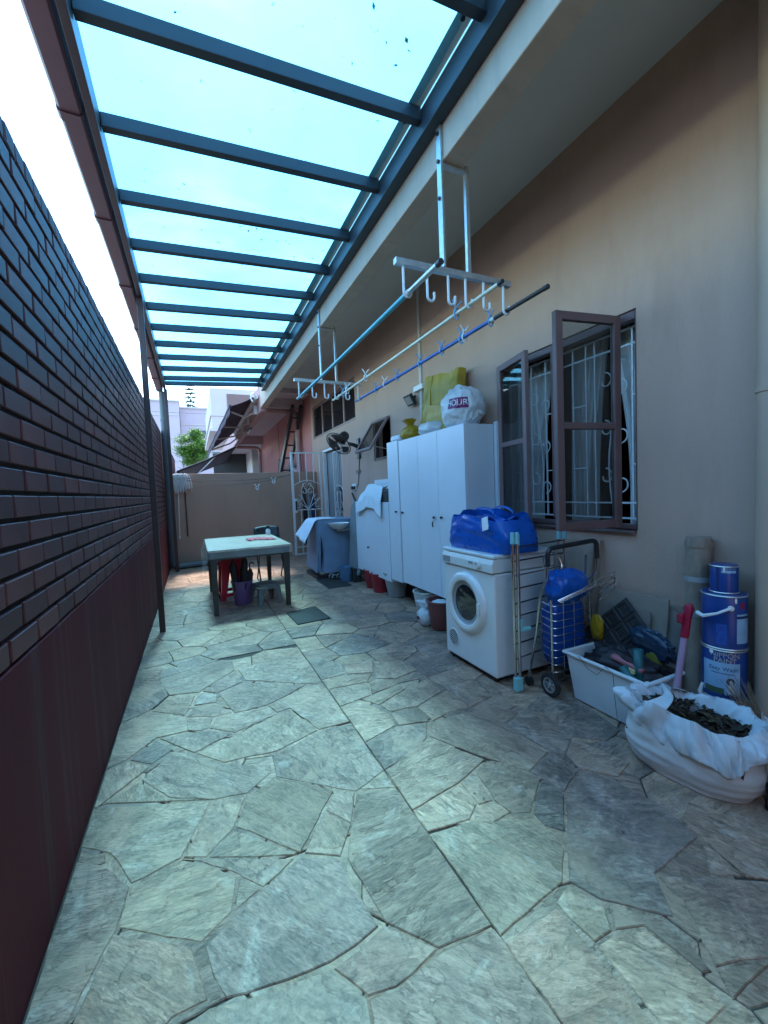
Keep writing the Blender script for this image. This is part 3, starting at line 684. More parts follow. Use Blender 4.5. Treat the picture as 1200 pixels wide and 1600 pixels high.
# left leaf hinges on its far jamb: mirrored (leaf runs towards the camera)
def sash_mirror(y_h, width, ang, z0, z1):
    m = Matrix.Translation((XW-.006, y_h, 0)) @ Matrix.Rotation(-ang, 4, 'Z')
    mb = MB(); t = .035; w = .05
    rect_frame(mb, -t, 0, -width, 0, z0, z1, w); zm = z0+(z1-z0)*.485; mb.box(-t, 0, -width+w, -w, zm-.02, zm+.02); mb.xf(m)
    mb.build('sash', 'frame_brown_light', win, bevel=.004)
    for (a, b) in ((z0+w, zm-.02), (zm+.02, z1-w)):
        p = MB(); p.box(-t*.6, -t*.45, -width+w, -w, a, b); p.xf(m); p.build('pane', 'tinted_glass', win)
sash_mirror(2.86, .45, radians(13), 1.03, 2.325)
# grille of white bars behind the frame
gx = XW+.11; AY, AZ = (0,1,0), (0,0,1)
def gbar(a, b, w=.011): mb = MB(); mb.bar((gx,a[0],a[1]), (gx,b[0],b[1]), w, w, up=(1,0,0)); return mb.build('grille_bar', 'grille_white', win)
for z in (wz0+.06, wz0+.16, wz1-.16, wz1-.06): gbar((wy0+.03,z), (wy1-.03,z))
for y in (1.69, 1.76, 2.03, 2.10, 2.21, 2.39, 2.47, 2.62, 2.76, 2.87): gbar((y,wz0+.06), (y,wz1-.06), .010)
for (ya, yb) in ((1.69,1.76),(2.10,2.21),(2.39,2.47),(2.76,2.87)):
    for z in (1.42, 1.86): gbar((ya,z), (yb,z), .009)
for yc, s in ((1.90,1),(2.54,-1)):
    vine = [(gx, yc+s*.03*sin((z-1.1)*5), z) for z in [1.17+i*.05 for i in range(20)]]
    mb = MB(); mb.tube(vine, .006, 6); mb.build('grille_scroll', 'grille_white', win, smooth=True)
    for k, z in enumerate((1.30, 1.62, 1.94)):
        for d in (-1, 1):
            c = (gx, yc+d*.055, z+.05*(d > 0)); mb = MB(); mb.tube(spiral(c, .058, .02, pi/2*d, pi/2*d+d*1.55*pi, 18, AY, AZ), .005, 6); mb.build('grille_scroll', 'grille_white', win, smooth=True)
# curtains gathered to the sides
def curtain(y0, y1, tie, name='curtain'):
    def f(u, v):
        z = wz1-.01-(wz1-wz0-.0)*v; k = 1-abs(v-.72)*.4
        yy = y0+(y1-y0)*u; pinch = .55*sin(min(1, v*1.2)*pi/2); yy = yy*(1-pinch)+(tie+(yy-tie)*.45)*pinch
        return (XW+.24+.02*sin(u*34+v*2)+.012*sin(u*71), yy, z)
    mb = MB(); mb.sheet(f, 70, 14); mb.build(name, 'curtain', win, smooth=True)
curtain(1.50, 2.02, 1.52); curtain(2.03, 2.35, 2.34); curtain(2.5, 3.05, 3.0)

# ---- small top-hung window
mb = MB(); rect_frame(mb, XW+.012, XW+.07, 5.063, 5.657, 1.753, 2.317, .04); sw = mb.build('window', 'frame_brown', house, bevel=.003)
m = Matrix.Translation((XW-.004, 0, 2.30)) @ Matrix.Rotation(radians(33), 4, 'Y')
mb = MB(); rect_frame(mb, -.03, 0, 5.08, 5.64, -.53, 0, .04); mb.xf(m); mb.build('sash', 'frame_brown_light', sw, bevel=.003)
mb = MB(); mb.box(-.018, -.013, 5.12, 5.60, -.49, -.04); mb.xf(m); mb.build('pane', 'tinted_glass', sw)
mb = MB(); mb.cyl((XW+.02,5.09,1.86), (XW-.21,5.09,1.90), .005, n=6); mb.build('stay', 'chrome', sw)
# ---- transom lights over the door
mb = MB(); rect_frame(mb, XW+.012, XW+.06, 6.343, 8.947, 2.483, 3.157, .045)
for y in (6.95, 7.60, 8.27): mb.box(XW+.012, XW+.06, y-.03, y+.03, 2.528, 3.112)
tw = mb.build('window', 'frame_brown_light', house, bevel=.003); tw['label'] = 'row of four dark transom lights above the side door'
for a, b in ((6.39,6.92),(6.98,7.57),(7.63,8.24),(8.30,8.90)):
    mb = MB(); mb.box(XW+.03, XW+.036, a, b, 2.53, 3.11); mb.build('pane', 'glass_dark', tw)
# ---- side door with white iron grille
mb = MB(); mb.box(XW+.01,XW+.08,7.153,7.20,-.02,2.187); mb.box(XW+.01,XW+.08,8.31,8.357,-.02,2.187); mb.box(XW+.01,XW+.08,7.20,8.31,2.14,2.187)
door = mb.build('door', 'iron_white', house, bevel=.003)
mb = MB(); mb.box(XW+.09, XW+.13, 7.63, 8.30, .0, 2.13); mb.build('door_leaf', 'door_grey', door)
gx2 = XW+.03
def dbar(a, b, w=.012): mb = MB(); mb.bar((gx2,a[0],a[1]), (gx2,b[0],b[1]), w, w, up=(1,0,0)); mb.build('grille_bar', 'iron_white', door)
for z in (.06, .84, 2.08): dbar((7.205,z),(7.72,z))
for y in (7.215, 7.71): dbar((y,.06),(y,2.08), .02)
for y in (7.31,7.41,7.51,7.61): dbar((y,1.42),(y,2.08)); dbar((y,.06),(y,.84))
mb = MB(); mb.tube(arc((gx2,7.46,1.30), .24, 0, pi, 16, AY, (0,0,.6)), .008, 6); mb.build('grille_scroll', 'iron_white', door, smooth=True)
for d in (-1,1):
    for c, r in (((gx2,7.46+d*.075,1.30), .06), ((gx2,7.46+d*.12,1.10), .075), ((gx2,7.46+d*.13,.93), .06)):
        mb = MB(); mb.tube(spiral(c, r, .02, -pi/2, -pi/2+d*1.6*pi, 16, AY, AZ), .006, 6); mb.build('grille_scroll', 'iron_white', door, smooth=True)
    mb = MB(); mb.tube([(gx2,7.46,.85),(gx2,7.46+d*.05,.98),(gx2,7.46+d*.10,1.15),(gx2,7.46+d*.10,1.30)], .007, 6); mb.build('grille_scroll', 'iron_white', door, smooth=True)

# ================================================================ END WALL
mb = MB(); mb.box(XL+.004, XW-.004, 8.85, 8.97, -.03, 1.785)
tag(mb.build('end_wall', 'cream_wall', None, bevel=.008), 'low cream rendered wall closing the far end of the yard', 'wall')

mb = MB(); mb.box(XL+.004, XW-.004, -2.85, -2.7, -.03, 3.1)  # added out of view, cuts the light on camera-facing sides
tag(mb.build('rear_wall', 'cream_wall', None, bevel=.008), 'unseen rendered wall added behind the viewer to darken faces turned that way', 'wall')
# ================================================================ CANOPY
can = thing('canopy', 'dark steel lean-to canopy with pale blue translucent sheets over the yard', 'canopy', (.5,4,0))
ry = [-.75,-.17,.41,.99,1.57,2.15,2.735,3.345,3.92,4.485,5.10,5.69,6.27,6.84,7.42,8.0,8.36]
zl, zr, xl, xr = 3.325, 3.405, -.335, 1.30
slope = (zr-zl)/(xr-xl)
for i, y in enumerate(ry):
    mb = MB(); mb.bar((xl,y,zl+.0375), (xr,y,zr+.0375), .05, .075); mb.build('rafter', 'steel_grey', can, bevel=.004)
for i in range(len(ry)-1):
    mb = MB(); a, b = ry[i]+.002, ry[i+1]-.002
    if i == 0: a -= .15
    if i == len(ry)-2: b += .05
    sag = lambda u, v: -.006*sin(u*pi)*sin(v*pi)
    zt = lambda x: zl+.081+(x-xl)*slope
    top = lambda u, v: (-.40+1.77*u, a+(b-a)*v, zt(-.40+1.77*u)+.004+sag(u,v))
    bot = lambda u, v: (-.40+1.77*u, a+(b-a)*v, zt(-.40+1.77*u)+sag(u,v))
    n = 9; vs = [bot(i/(n-1), j/4) for j in range(5) for i in range(n)]+[top(i/(n-1), j/4) for j in range(5) for i in range(n)]
    fs = []
    for j in range(4):
        for q in range(n-1):
            k = j*n+q; fs += [(k,k+n,k+n+1,k+1), (45+k,45+k+1,45+k+n+1,45+k+n)]
    rim = [q for q in range(n)]+[j*n+n-1 for j in range(1,5)]+[4*n+q for q in range(n-2,-1,-1)]+[j*n for j in range(3,0,-1)]
    fs += [(rim[q], rim[(q+1)%len(rim)], 45+rim[(q+1)%len(rim)], 45+rim[q]) for q in range(len(rim))]
    mb.add(vs, fs); mb.build('panel', 'polycarbonate', can, smooth=True)
mb = MB(); mb.box(-.375, -.336, -.95, 8.39, 3.255, 3.40); mb.build('eave_rail', 'steel_brown', can, bevel=.004)
mb = MB(); mb.box(1.302, 1.378, -.95, 8.39, 3.335, 3.475); mb.build('wall_plate', 'steel_grey', can, bevel=.004)
mb = MB(); mb.box(1.225, 1.301, -.9, 8.36, 3.484, 3.488); mb.build('flashing', 'alu_white', can)
for y0 in ry[4:-1]:
    mb = MB(); mb.lathe([(.012,-.008),(.012,0),(.007,.004)][::-1], (1.255, y0+.09, 3.476), 8); mb.build('bolt', 'dark_metal', can)
for (x, y) in ((-.36,4.66),(-.345,8.345)):
    mb = MB(); mb.box(x-.026, x+.026, y-.026, y+.026, -.005, 3.254); mb.build('post', 'steel_brown', can, bevel=.004)
# gutter in lapped lengths
gut = thing('gutter', 'mauve roof gutter in lapped lengths along the canopy eave', 'gutter', (-.44,4,3.25))
def trough(y0, y1, z, g):
    x0, x1, t, h = -.505-g, -.385+g*.3, .004, .10+g
    P = [(x0,h),(x0+.008,.012-g),(x0+.02,-g),(x1-.02,-g),(x1-.008,.012-g),(x1,h),(x1-t,h),(x1-.012,.016-g),(x1-.022,t-g),(x0+.022,t-g),(x0+.012,.016-g),(x0+t,h)]
    mb = MB(); mb.prism([(p[0],y0,z+p[1]) for p in P], (0,y1-y0,0)); return mb
gy = [-.9,.2,1.35,2.6,3.46,4.45,5.5,6.55,7.6,8.45]
for i in range(len(gy)-1):
    trough(gy[i], gy[i+1]+.05, 3.262-i*.003, .0).build('gutter_length', 'gutter', gut)
    if i: trough(gy[i]-.012, gy[i]+.045, 3.262-i*.003-.001, .005).build('gutter_joint', 'gutter', gut)
# rain pipe at the far corner
dp = thing('rain_pipe', 'grey rain pipe in the far left corner turning along the end wall base', 'pipe', (-.41,8.55,0))
mb = MB(); mb.tube([(-.415,8.46,3.24),(-.415,8.5,3.1),(-.415,8.52,2.9),(-.415,8.52,.18),(-.415,8.53,.10),(-.38,8.56,.065),(-.30,8.60,.058),(0.1,8.68,.058),(.75,8.76,.058)], .052, 14)
mb.build('pipe', 'pvc_grey', dp, smooth=True)
for z in (.75,1.95,2.75):
    mb = MB(); mb.cyl((-.415,8.52,z-.03), (-.415,8.52,z+.03), .059, n=16); mb.build('collar', 'pvc_grey', dp, smooth=True, bevel=.003)
mb = MB(); mb.cyl((.32,8.715,.058),(.38,8.722,.058), .06, n=16); mb.build('collar', 'pvc_grey', dp, smooth=True)
# cream pipe at the right edge
cp = thing('wall_pipe', 'thick cream painted pipe running up the house wall at the right edge', 'pipe', (2.385,.985,0))
mb = MB(); mb.cyl((2.385,.985,-.02), (2.385,.985,3.598), .058, n=24); mb.build('pipe', 'pipe_cream', cp, smooth=True)
mb = MB(); mb.cyl((2.385,.985,1.69), (2.385,.985,1.72), .063, n=24); mb.build('collar', 'pipe_cream', cp, smooth=True, bevel=.002)
# ================================================================ DRYING-POLE HANGERS AND POLES
HX = [1.11, 1.26, 1.40, 1.52, 1.65, 1.80]
def hanger(y, label):
    t = thing('pole_hanger', label, 'hanger', (1.45,y,2.55), 'pole hangers under the eaves')
    mb = MB(); mb.box(1.362,1.377,y-.022,y+.022,2.57,3.38); mb.build('strap', 'galv', t, bevel=.002)
    mb = MB(); mb.bar((1.546,y,2.57),(1.546,y,3.17), .024,.024); mb.build('strap', 'galv', t, bevel=.002)
    mb = MB(); mb.bar((1.378,y,3.135),(1.56,y,3.135), .03,.012); mb.build('top_tie', 'galv', t)
    mb = MB(); mb.bar((1.06,y,2.553),(1.85,y,2.553), .034,.034); mb.build('cross_bar', 'galv', t, bevel=.003)
    for z in (2.95,3.15,3.3):
        mb = MB(); mb.cyl((1.352,y,z),(1.363,y,z), .010, n=8); mb.build('bolt', 'dark_metal', t)
    for x in HX:
        p = [(x,y,2.537),(x,y,2.47),(x,y,2.395)]+[(x+.022-.022*cos(a),y,2.395-.022*sin(a)) for a in [pi*k/8 for k in range(1,9)]]+[(x+.044,y,2.425)]
        mb = MB(); mb.tube(p, .0075, 8); mb.build('hook', 'alu_white', t, smooth=True)
hanger(2.06, 'nearest galvanized pole hanger with hooks bolted to the eave beam')
hanger(4.55, 'farther galvanized pole hanger with hooks, beyond the cabinets')
def pole(x, y0, y1, z, r, mat, endmat, endlen, label):
    t = thing('drying_pole', label, 'pole', (x,(y0+y1)/2,z))
    n = 14; sagf = lambda k: -.006*sin(pi*k)
    mb = MB(); mb.tube([(x, y0+endlen+(y1-y0-endlen)*k/n, z+sagf(k/n)) for k in range(n+1)], r, 10); mb.build('pole', mat, t, smooth=True)
    if endlen: 
        mb = MB(); mb.tube([(x,y0,z),(x,y0+endlen+.004,z)], r*.95, 10); mb.build('bare_end', endmat, t, smooth=True)
        mb = MB(); mb.cyl((x,y0+endlen-.02,z),(x,y0+endlen+.015,z), r*1.15, n=12); mb.build('ferrule', 'alu_white', t, smooth=True)
    mb = MB(); mb.cyl((x,y0-.004,z),(x,y0+.03,z), r*1.05, n=12); mb.build('end_cap', 'dark_metal', t, smooth=True)
ZP = 2.392
pole(1.132, 1.72, 4.72, ZP, .0145, 'teal_pole', 'galv', .34, 'teal metal drying pole hanging on the hooks, leftmost')
pole(1.542, 1.77, 4.70, ZP, .011, 'cream_pole', 'cream_pole', 0, 'thin cream drying pole hanging between the teal and blue poles')
pole(1.822, 1.73, 4.70, ZP, .0135, 'blue_pole', 'dark_metal', .46, 'blue drying pole with bare grey end, nearest the house wall')
def peg_at(x, y, mat, lean, label, grp):
    t = thing('clothes_peg', label, 'peg', (x,y,ZP), grp)
    for s in (-1,1):
        P = [(x+s*.004,y,ZP-.040),(x+s*.018,y,ZP-.015),(x+s*.017,y,ZP+.008),(x+s*.003,y,ZP+.028),(x+s*.012,y+lean*.006,ZP+.048),(x+s*.034,y+lean*.01,ZP+.075)]
        mb = MB(); mb.tube(P, [.004,.005,.005,.006,.005,.0045], 6); mb.build('jaw', mat, t, smooth=True)
    mb = MB(); mb.cyl((x,y-.009,ZP+.028),(x,y+.009,ZP+.028), .007, n=8); mb.build('spring', 'chrome', t)
for (y, m_, lab) in ((2.19,'peg_blue','pale blue peg clipped to the near end of the cream pole'),(3.68,'peg_white','white peg alone on the middle of the cream pole'),(4.20,'peg_white','white peg at the far end of the cream pole'),(4.34,'peg_blue','blue peg at the far end of the cream pole')):
    peg_at(1.542, y, m_, random.uniform(-1,1), lab, 'pegs on the cream pole')
for (y, m_, lab) in ((2.21,'peg_blue','pale blue peg by the near hook on the blue pole'),(2.50,'peg_white','white peg of the close pair on the blue pole'),(2.54,'peg_blue','pale blue peg of the close pair on the blue pole'),(2.80,'peg_blue','pale blue peg just beyond the close pair on the blue pole'),
                     (3.14,'peg_blue','pale blue peg above the yellow-wrapped box on the blue pole'),(3.58,'peg_blue','blue peg midway along the far half of the blue pole'),(3.86,'peg_white','white peg near the far end of the blue pole'),(4.08,'peg_blue','blue peg at the far end of the blue pole')):
    peg_at(1.822, y, m_, random.uniform(-1,1), lab, 'pegs on the blue pole')

# ================================================================ CABINETS
CX, CB = 2.08, 2.385
def knob(x, y, z, parent):
    mb = MB(); mb.lathe([(.0,-.028),(.011,-.026),(.014,-.018),(.007,-.008),(.006,0)], (x,y,z), 12, 'x'); mb.build('knob', 'dark_metal', parent, smooth=True)
def cabinet(name, label, y0, y1, z0, z1, doors, knobs, back_batten=False):
    t = thing(name, label, 'cabinet', ((CX+CB)/2,(y0+y1)/2,0))
    mb = MB(); mb.box(CX+.019, CB, y0, y1, z0, z1); mb.build('carcass', 'laminate_side', t, bevel=.002)
    for i, (a, b, c, d) in enumerate(doors):
        mb = MB(); mb.box(CX, CX+.017, a+.0025, b-.0025, c, d); mb.build('door', 'laminate', t, bevel=.0025)
    for y, z in knobs: knob(CX, y, z, t)
    for y in (y0+.08, y1-.08):
        mb = MB(); mb.box(CB-.09, CB-.03, y-.03, y+.03, -.004, z0-.001); mb.build('leg', 'shade_dark', t)
    return t
cabinet('tall_cabinet', 'tall white three-door cabinet raised off the floor behind the dryer', 2.90, 4.125, .285, 1.85,
        [(2.90,3.33,.285,1.85),(3.33,3.705,.285,1.85),(3.705,4.125,.285,1.85)], [(3.40,1.04),(3.27,1.045),(4.06,1.065)])
cabinet('narrow_cabinet', 'tall narrow white single-door cabinet beside the low drawer cabinet', 4.15, 4.43, .265, 1.865, [(4.15,4.43,.265,1.865)], [(4.22,1.07)])
cabinet('low_cabinet', 'low white cabinet with one flap door, under the towel and basket', 4.445, 5.55, .22, 1.175, [(4.445,4.50,.22,1.172),(4.50,5.55,.22,1.172)], [(5.1,.57)])
mb = MB(); mb.bar((CX+.005,3.40,1.03),(CX-.03,3.402,1.0), .004,.004); mb.box(CX-.034,CX-.030,3.392,3.412,.95,1.0)
tag(mb.build('key', 'dark_metal'), 'small key hanging in the lock of the tall cabinet', 'key')
mb = MB(); mb.box(CB+.002, CB+.03, 2.86, 2.898, .3, 1.87); tag(mb.build('batten', 'laminate_side', None, bevel=.002), 'upright white batten between the tall cabinet and the window', 'batten')
mb = MB(); mb.box(XW-.03, XW-.004, 5.0, 5.62, 1.18, 1.47); tag(mb.build('splash_board', 'laminate', None, bevel=.002), 'plain white panel against the wall behind the towel', 'panel')

def bag(mb, c, rx, ry, rz, seed, amp=.12, zmin=None, nu=40, nv=24, freq=2.2, crease=.05, top=1.0, sq=2.3):
    c = V3(c)
    def f(u, v):
        a = 2*pi*u; b = -pi/2+pi*v
        ce = lambda t: math.copysign(abs(cos(t))**(2/sq), cos(t)); se = lambda t: math.copysign(abs(sin(t))**(2/sq), sin(t))
        d = Vector((ce(b)*ce(a), ce(b)*se(a), se(b)))
        n = nz3((d.x*freq+seed, d.y*freq, d.z*freq))*amp + abs(nz3((d.x*5+seed, d.y*5+3, d.z*2.2)))*crease*-1.6 + nz3((d.x*11, d.y*11+seed, d.z*5))*crease*.5
        k = 1+n; p = Vector((c.x+d.x*rx*k, c.y+d.y*ry*k, c.z+d.z*rz*k*(top if d.z > 0 else 1)))
        if zmin is not None and p.z < zmin: p.z = zmin
        return p
    return mb.sheet(f, nu, nv, closeu=True)
# ---- things on top of the cabinets
ZT = 1.851
t = thing('yellow_box', 'flat box wrapped in yellow plastic leaning on the wall above the tall cabinet', 'box', (2.36,3.6,ZT))
m = Matrix.Translation((2.285,3.62,ZT+.004)) @ Matrix.Rotation(radians(7), 4, 'Y') @ Matrix.Rotation(radians(4), 4, 'X')
mb = MB()
def ybox(u, v):
    # wrapped box: rounded rectangle section swept in z
    a = 2*pi*u; s = lambda t, e: math.copysign(abs(t)**e, t)
    x, y = s(cos(a), .28)*.065, s(sin(a), .28)*.32; z = .60*v
    k = 1-.04*(abs(v-.5)*2)**4
    w = .020*nz3((x*9+y*9, y*8, z*6))+.012*(abs(nz3((y*14+z*6,z*7-y*9,1)))-.2)*2+.004*sin(y*40+z*9)
    return m @ Vector((x*k+w, y*k+w*.6, z+(.05*nz3((y*5+2,x*6,.3))+.02*nz3((y*16,x*6,2)))*max(0,v-.7)*3.3))
mb.sheet(ybox, 64, 22, closeu=True); n0 = 64
mb.f.append(tuple(range(63,-1,-1))); mb.f.append(tuple(range(21*64, 22*64)))
mb.build('wrap', 'yellow_wrap', t, smooth=True)
mb = MB(); mb.tube([m @ Vector((-.075,.12,.60)), m @ Vector((-.076,.13,.45)), m @ Vector((-.076,.10,.30))], .006, 6); mb.build('fold', 'yellow_wrap', t, smooth=True)
t = thing('shopping_bag', 'bulging white plastic bag with purple HOUR print on the tall cabinet', 'bag', (2.2,3.1,ZT))
mb = MB(); bag(mb, (2.215,3.10,ZT+.165), .17, .215, .185, 3.3, .12, ZT+.002, 72, 40, crease=.095); mb.build('body', 'white_plastic_bag', t, smooth=True)
mb = MB(); mb.sheet(lambda u, v: (2.2+.06*cos(u*2*pi)*(1-.2*v)+.02*v, 3.13+.075*sin(u*2*pi)*(1-.1*v), ZT+.31+.05*v+.012*sin(u*14)), 24, 5, closeu=True); mb.build('tied_top', 'white_plastic_bag', t, smooth=True)
# printed panel, projected on the bag face
bagb = [o for o in bpy.data.objects if o.name.startswith('body')][-1]
from mathutils.bvhtree import BVHTree
bvh = BVHTree.FromPolygons([v.co.copy() for v in bagb.data.vertices], [tuple(p.vertices) for p in bagb.data.polygons])
def onbag(th, z, off):
    d = -Vector((cos(th), sin(th), 0)); org = Vector((2.215,3.10,z))-d*.6; h = bvh.ray_cast(org, d)
    return h[0]-d*off
yc, zc2 = 3.235, ZT+.185; rot = radians(8)
def pl(a, b, off): return onbag(radians(-143)+a/.19, zc2+b-a*.05, off)
mb = MB(); mb.sheet(lambda u, v: pl(-.105+.21*u, -.045+.09*v, .004), 24, 9); mb.build('print_panel', pbr('print_purple', (.16,.01,.10), .45), t, smooth=True)
vs, fs = text_mesh('HOUR', .078); mb = MB(); mb.add([pl(v[0]*.92, v[1]*.95, .0075) for v in vs], fs); mb.build('lettering', 'white_tag', t)
t = tag((lambda mb: (bag(mb, (2.22,3.62,ZT+.062), .13, .17, .075, 8.1, .14, ZT+.002, 40, 20, crease=.07), mb)[1])(MB()).build('plastic_bag', 'white_plastic_bag', None, smooth=True), 'small crumpled white plastic bundle between the yellow bag and the printed bag', 'bag')
t = thing('yellow_bag', 'small knotted yellow plastic bag on the cabinet end', 'bag', (2.2,4.0,ZT))
mb = MB(); bag(mb, (2.19,4.0,ZT+.065), .12, .16, .085, 11.7, .14, ZT+.002, 40, 20, crease=.08); mb.build('body', 'yellow_plastic', t, smooth=True)
mb = MB(); mb.sheet(lambda u, v: (2.19+(.035-.012*sin(v*pi)+.04*v*v)*cos(u*2*pi)*(1+.25*sin(u*25)), 4.03+(.04-.012*sin(v*pi)+.05*v*v)*sin(u*2*pi)*(1+.25*cos(u*19)), ZT+.11+.11*v), 30, 8, closeu=True); mb.build('knot', 'yellow_plastic', t, smooth=True)
mb = MB(); bag(mb, (2.2,4.29,1.866+.035), .10, .12, .04, 21., .05, 1.867, 32, 14, crease=.03, sq=3.5)
pk = tag(mb.build('packet', None, None, smooth=True), 'white packet with grey printed pattern lying on the narrow cabinet', 'packet')
mp_ = pbr('packet_print', (.72,.76,.80), .4, var=.03); n_, L_, b_ = nodes_of(mp_); vo = n_.new('ShaderNodeTexVoronoi'); vo.inputs['Scale'].default_value = 22; tcx = n_.new('ShaderNodeTexCoord'); L_(tcx.outputs['Object'], vo.inputs['Vector'])
cr_ = n_.new('ShaderNodeValToRGB'); cr_.color_ramp.elements[0].color = (.13,.22,.36,1); cr_.color_ramp.elements[0].position = .18; cr_.color_ramp.elements[1].color = (.72,.76,.80,1); cr_.color_ramp.elements[1].position = .26
L_(vo.outputs['Distance'], cr_.inputs[0]); L_(cr_.outputs[0], b_.inputs['Base Color']); pk.data.materials.clear(); pk.data.materials.append(mp_)

# ---- towel over wicker basket on the low cabinet
t = thing('wicker_basket', 'dark wicker basket on the low cabinet under the white towel', 'basket', (2.22,4.72,1.176))
by0, by1, bx0, bx1, bz0, bz1 = 4.47, 5.02, 2.10, 2.37, 1.178, 1.34
for i in range(9):
    z = bz0+.01+i*(bz1-bz0-.02)/8; mb = MB(); P = []
    for (a, b) in (((bx0,by0),(bx1,by0)),((bx1,by0),(bx1,by1)),((bx1,by1),(bx0,by1)),((bx0,by1),(bx0,by0))):
        for k in range(14):
            s = k/14; x = a[0]+(b[0]-a[0])*s; y = a[1]+(b[1]-a[1])*s; w = .006*(1 if (k+i) % 2 else -1)
            P.append((x+(w if a[0] == b[0] else 0), y+(w if a[1] == b[1] else 0), z))
    mb.tube(P, .009, 6, closed=True); mb.build('weave', 'wicker', t, smooth=True)
mb = MB(); mb.box(bx0+.012,bx1-.012,by0+.012,by1-.012,bz0-.001,bz1-.06); mb.build('lining', 'shade_dark', t)
def towel(u, v):   # u along y, v from the wall over the basket, then down the front
    y = 4.62+.80*u
    L_ = v*.62; x = 2.38-L_; z = 1.375+.03*sin(u*pi)
    if L_ > .28:
        k = L_-.28; x = 2.10-.045*min(1, k*6)-.01; z = 1.375+.03*sin(u*pi)-k*(1.0-.25*u)
    y += .10*(v-.45)*(u-.3)
    if u > .5: z -= (u-.5)*.34*(1-.2*v)
    z -= .05*max(0, .25-u)*v*4
    x += .014*sin(u*17+v*3)*v; z += .010*sin(u*23+1)*(1-v)+.008*nz3((u*5,v*5,2))
    if x > CX-.006 and z < 1.182: z = 1.182
    return (x, y, max(z, .86))
mb = MB(); mb.sheet(towel, 48, 34); tag(mb.build('towel', 'towel', None, smooth=True, solid=.007), 'white bath towel draped over the wicker basket and low cabinet edge', 'towel')

# ---- dryer
DX, DY0, DY1, DZ = 1.745, 2.165, 2.765, .862
t = thing('tumble_dryer', 'white front-loading tumble dryer standing before the tall cabinet', 'dryer', (2.0,2.46,0))
mb = MB(); mb.box(DX+.012, 2.29, DY0, DY1, .035, .735); mb.build('body', 'enamel', t, bevel=.012, segs=3)
mb = MB(); mb.box(DX+.004, 2.292, DY0-.002, DY1+.002, .836, DZ); mb.build('top', 'enamel', t, bevel=.010, segs=3)
mb = MB(); mb.prism([(DX-.006,DY0-.002,.742),(2.288,DY0-.002,.742),(2.288,DY0-.002,.834),(DX+.012,DY0-.002,.834),(DX-.004,DY0-.002,.80)], (0,DY1-DY0+.004,0)); cpn = mb.build('control_panel', 'panel_white', t, bevel=.008, segs=3)
mb = MB(); mb.box(DX-.009, DX-.0055, DY1-.11, DY1-.02, .757, .80); mb.build('label_plate', 'print_grey', cpn)
mb = MB(); mb.lathe([(0,-.024),(.020,-.023),(.024,-.018),(.026,0)], (DX-.004,DY0+.14,.785), 24, 'x'); mb.build('knob', 'panel_white', cpn, smooth=True)
mb = MB(); mb.box(DX-.030,DX-.027,DY0+.136,DY0+.144,.785,.806); mb.build('pointer', 'print_grey', cpn)
for k, y in enumerate((DY0+.215, DY0+.24)):
    mb = MB(); mb.lathe([(0,-.009),(.008,-.008),(.009,0)], (DX-.004,y,.79), 12, 'x'); mb.build('button', 'print_grey', cpn, smooth=True)
dcy, dcz = 2.475, .485
mb = MB(); mb.lathe([(.156,-.006),(.162,-.028),(.180,-.036),(.205,-.030),(.223,-.014),(.226,.012)], (DX+.011,dcy,dcz), 48, 'x', closed=True); dd = mb.build('door', 'enamel', t, smooth=True)
mb = MB(); mb.lathe([(0,-.016),(.07,-.013),(.11,-.009),(.136,-.005)], (DX+.011,dcy,dcz), 40, 'x', closed=True); mb.build('window', 'drum_glass', dd, smooth=True)
mb = MB(); mb.lathe([(.163,-.024),(.154,-.010),(.142,-.0065),(.128,-.0088)], (DX+.0105,dcy,dcz), 40, 'x', closed=True); mb.build('gasket', 'print_grey', dd, smooth=True)
mb = MB(); mb.box(DX-.032, DX-.02, dcy-.195, dcy-.165, dcz-.045, dcz+.035); mb.build('handle', 'panel_white', dd, bevel=.004)
# vent: ring and slats
mb = MB(); mb.lathe([(.058,-.003),(.062,-.004),(.066,0),(.066,.004)], (DX+.010,2.655,.175), 28, 'x', closed=True); vt = mb.build('vent', 'panel_white', t, smooth=True)
mb = MB(); mb.lathe([(0,-.0006),(.058,-.0006)], (DX+.011,2.655,.175), 28, 'x', closed=True); mb.build('vent_hole', 'dark_hole', vt)
for k in range(6):
    dz_ = -.043+k*.0172; hw = sqrt(max(0,.058**2-dz_**2)); mb = MB(); mb.bar((DX+.0095,2.655-hw,.175+dz_+.008*.0-.012*hw/.058),(DX+.0095,2.655+hw,.175+dz_+.012*hw/.058), .0012,.0055); mb.build('slat', 'panel_white', vt)
mb = MB(); mb.box(DX+.03, 2.27, DY0+.02, DY1-.02, .012, .034); mb.build('base', 'dark_hole', t)
for (x, y) in ((DX+.05,DY0+.05),(DX+.05,DY1-.05),(2.25,DY0+.05),(2.25,DY1-.05)):
    mb = MB(); mb.cyl((x,y,-.002),(x,y,.013), .02, n=12); mb.build('foot', 'black_plastic', t)
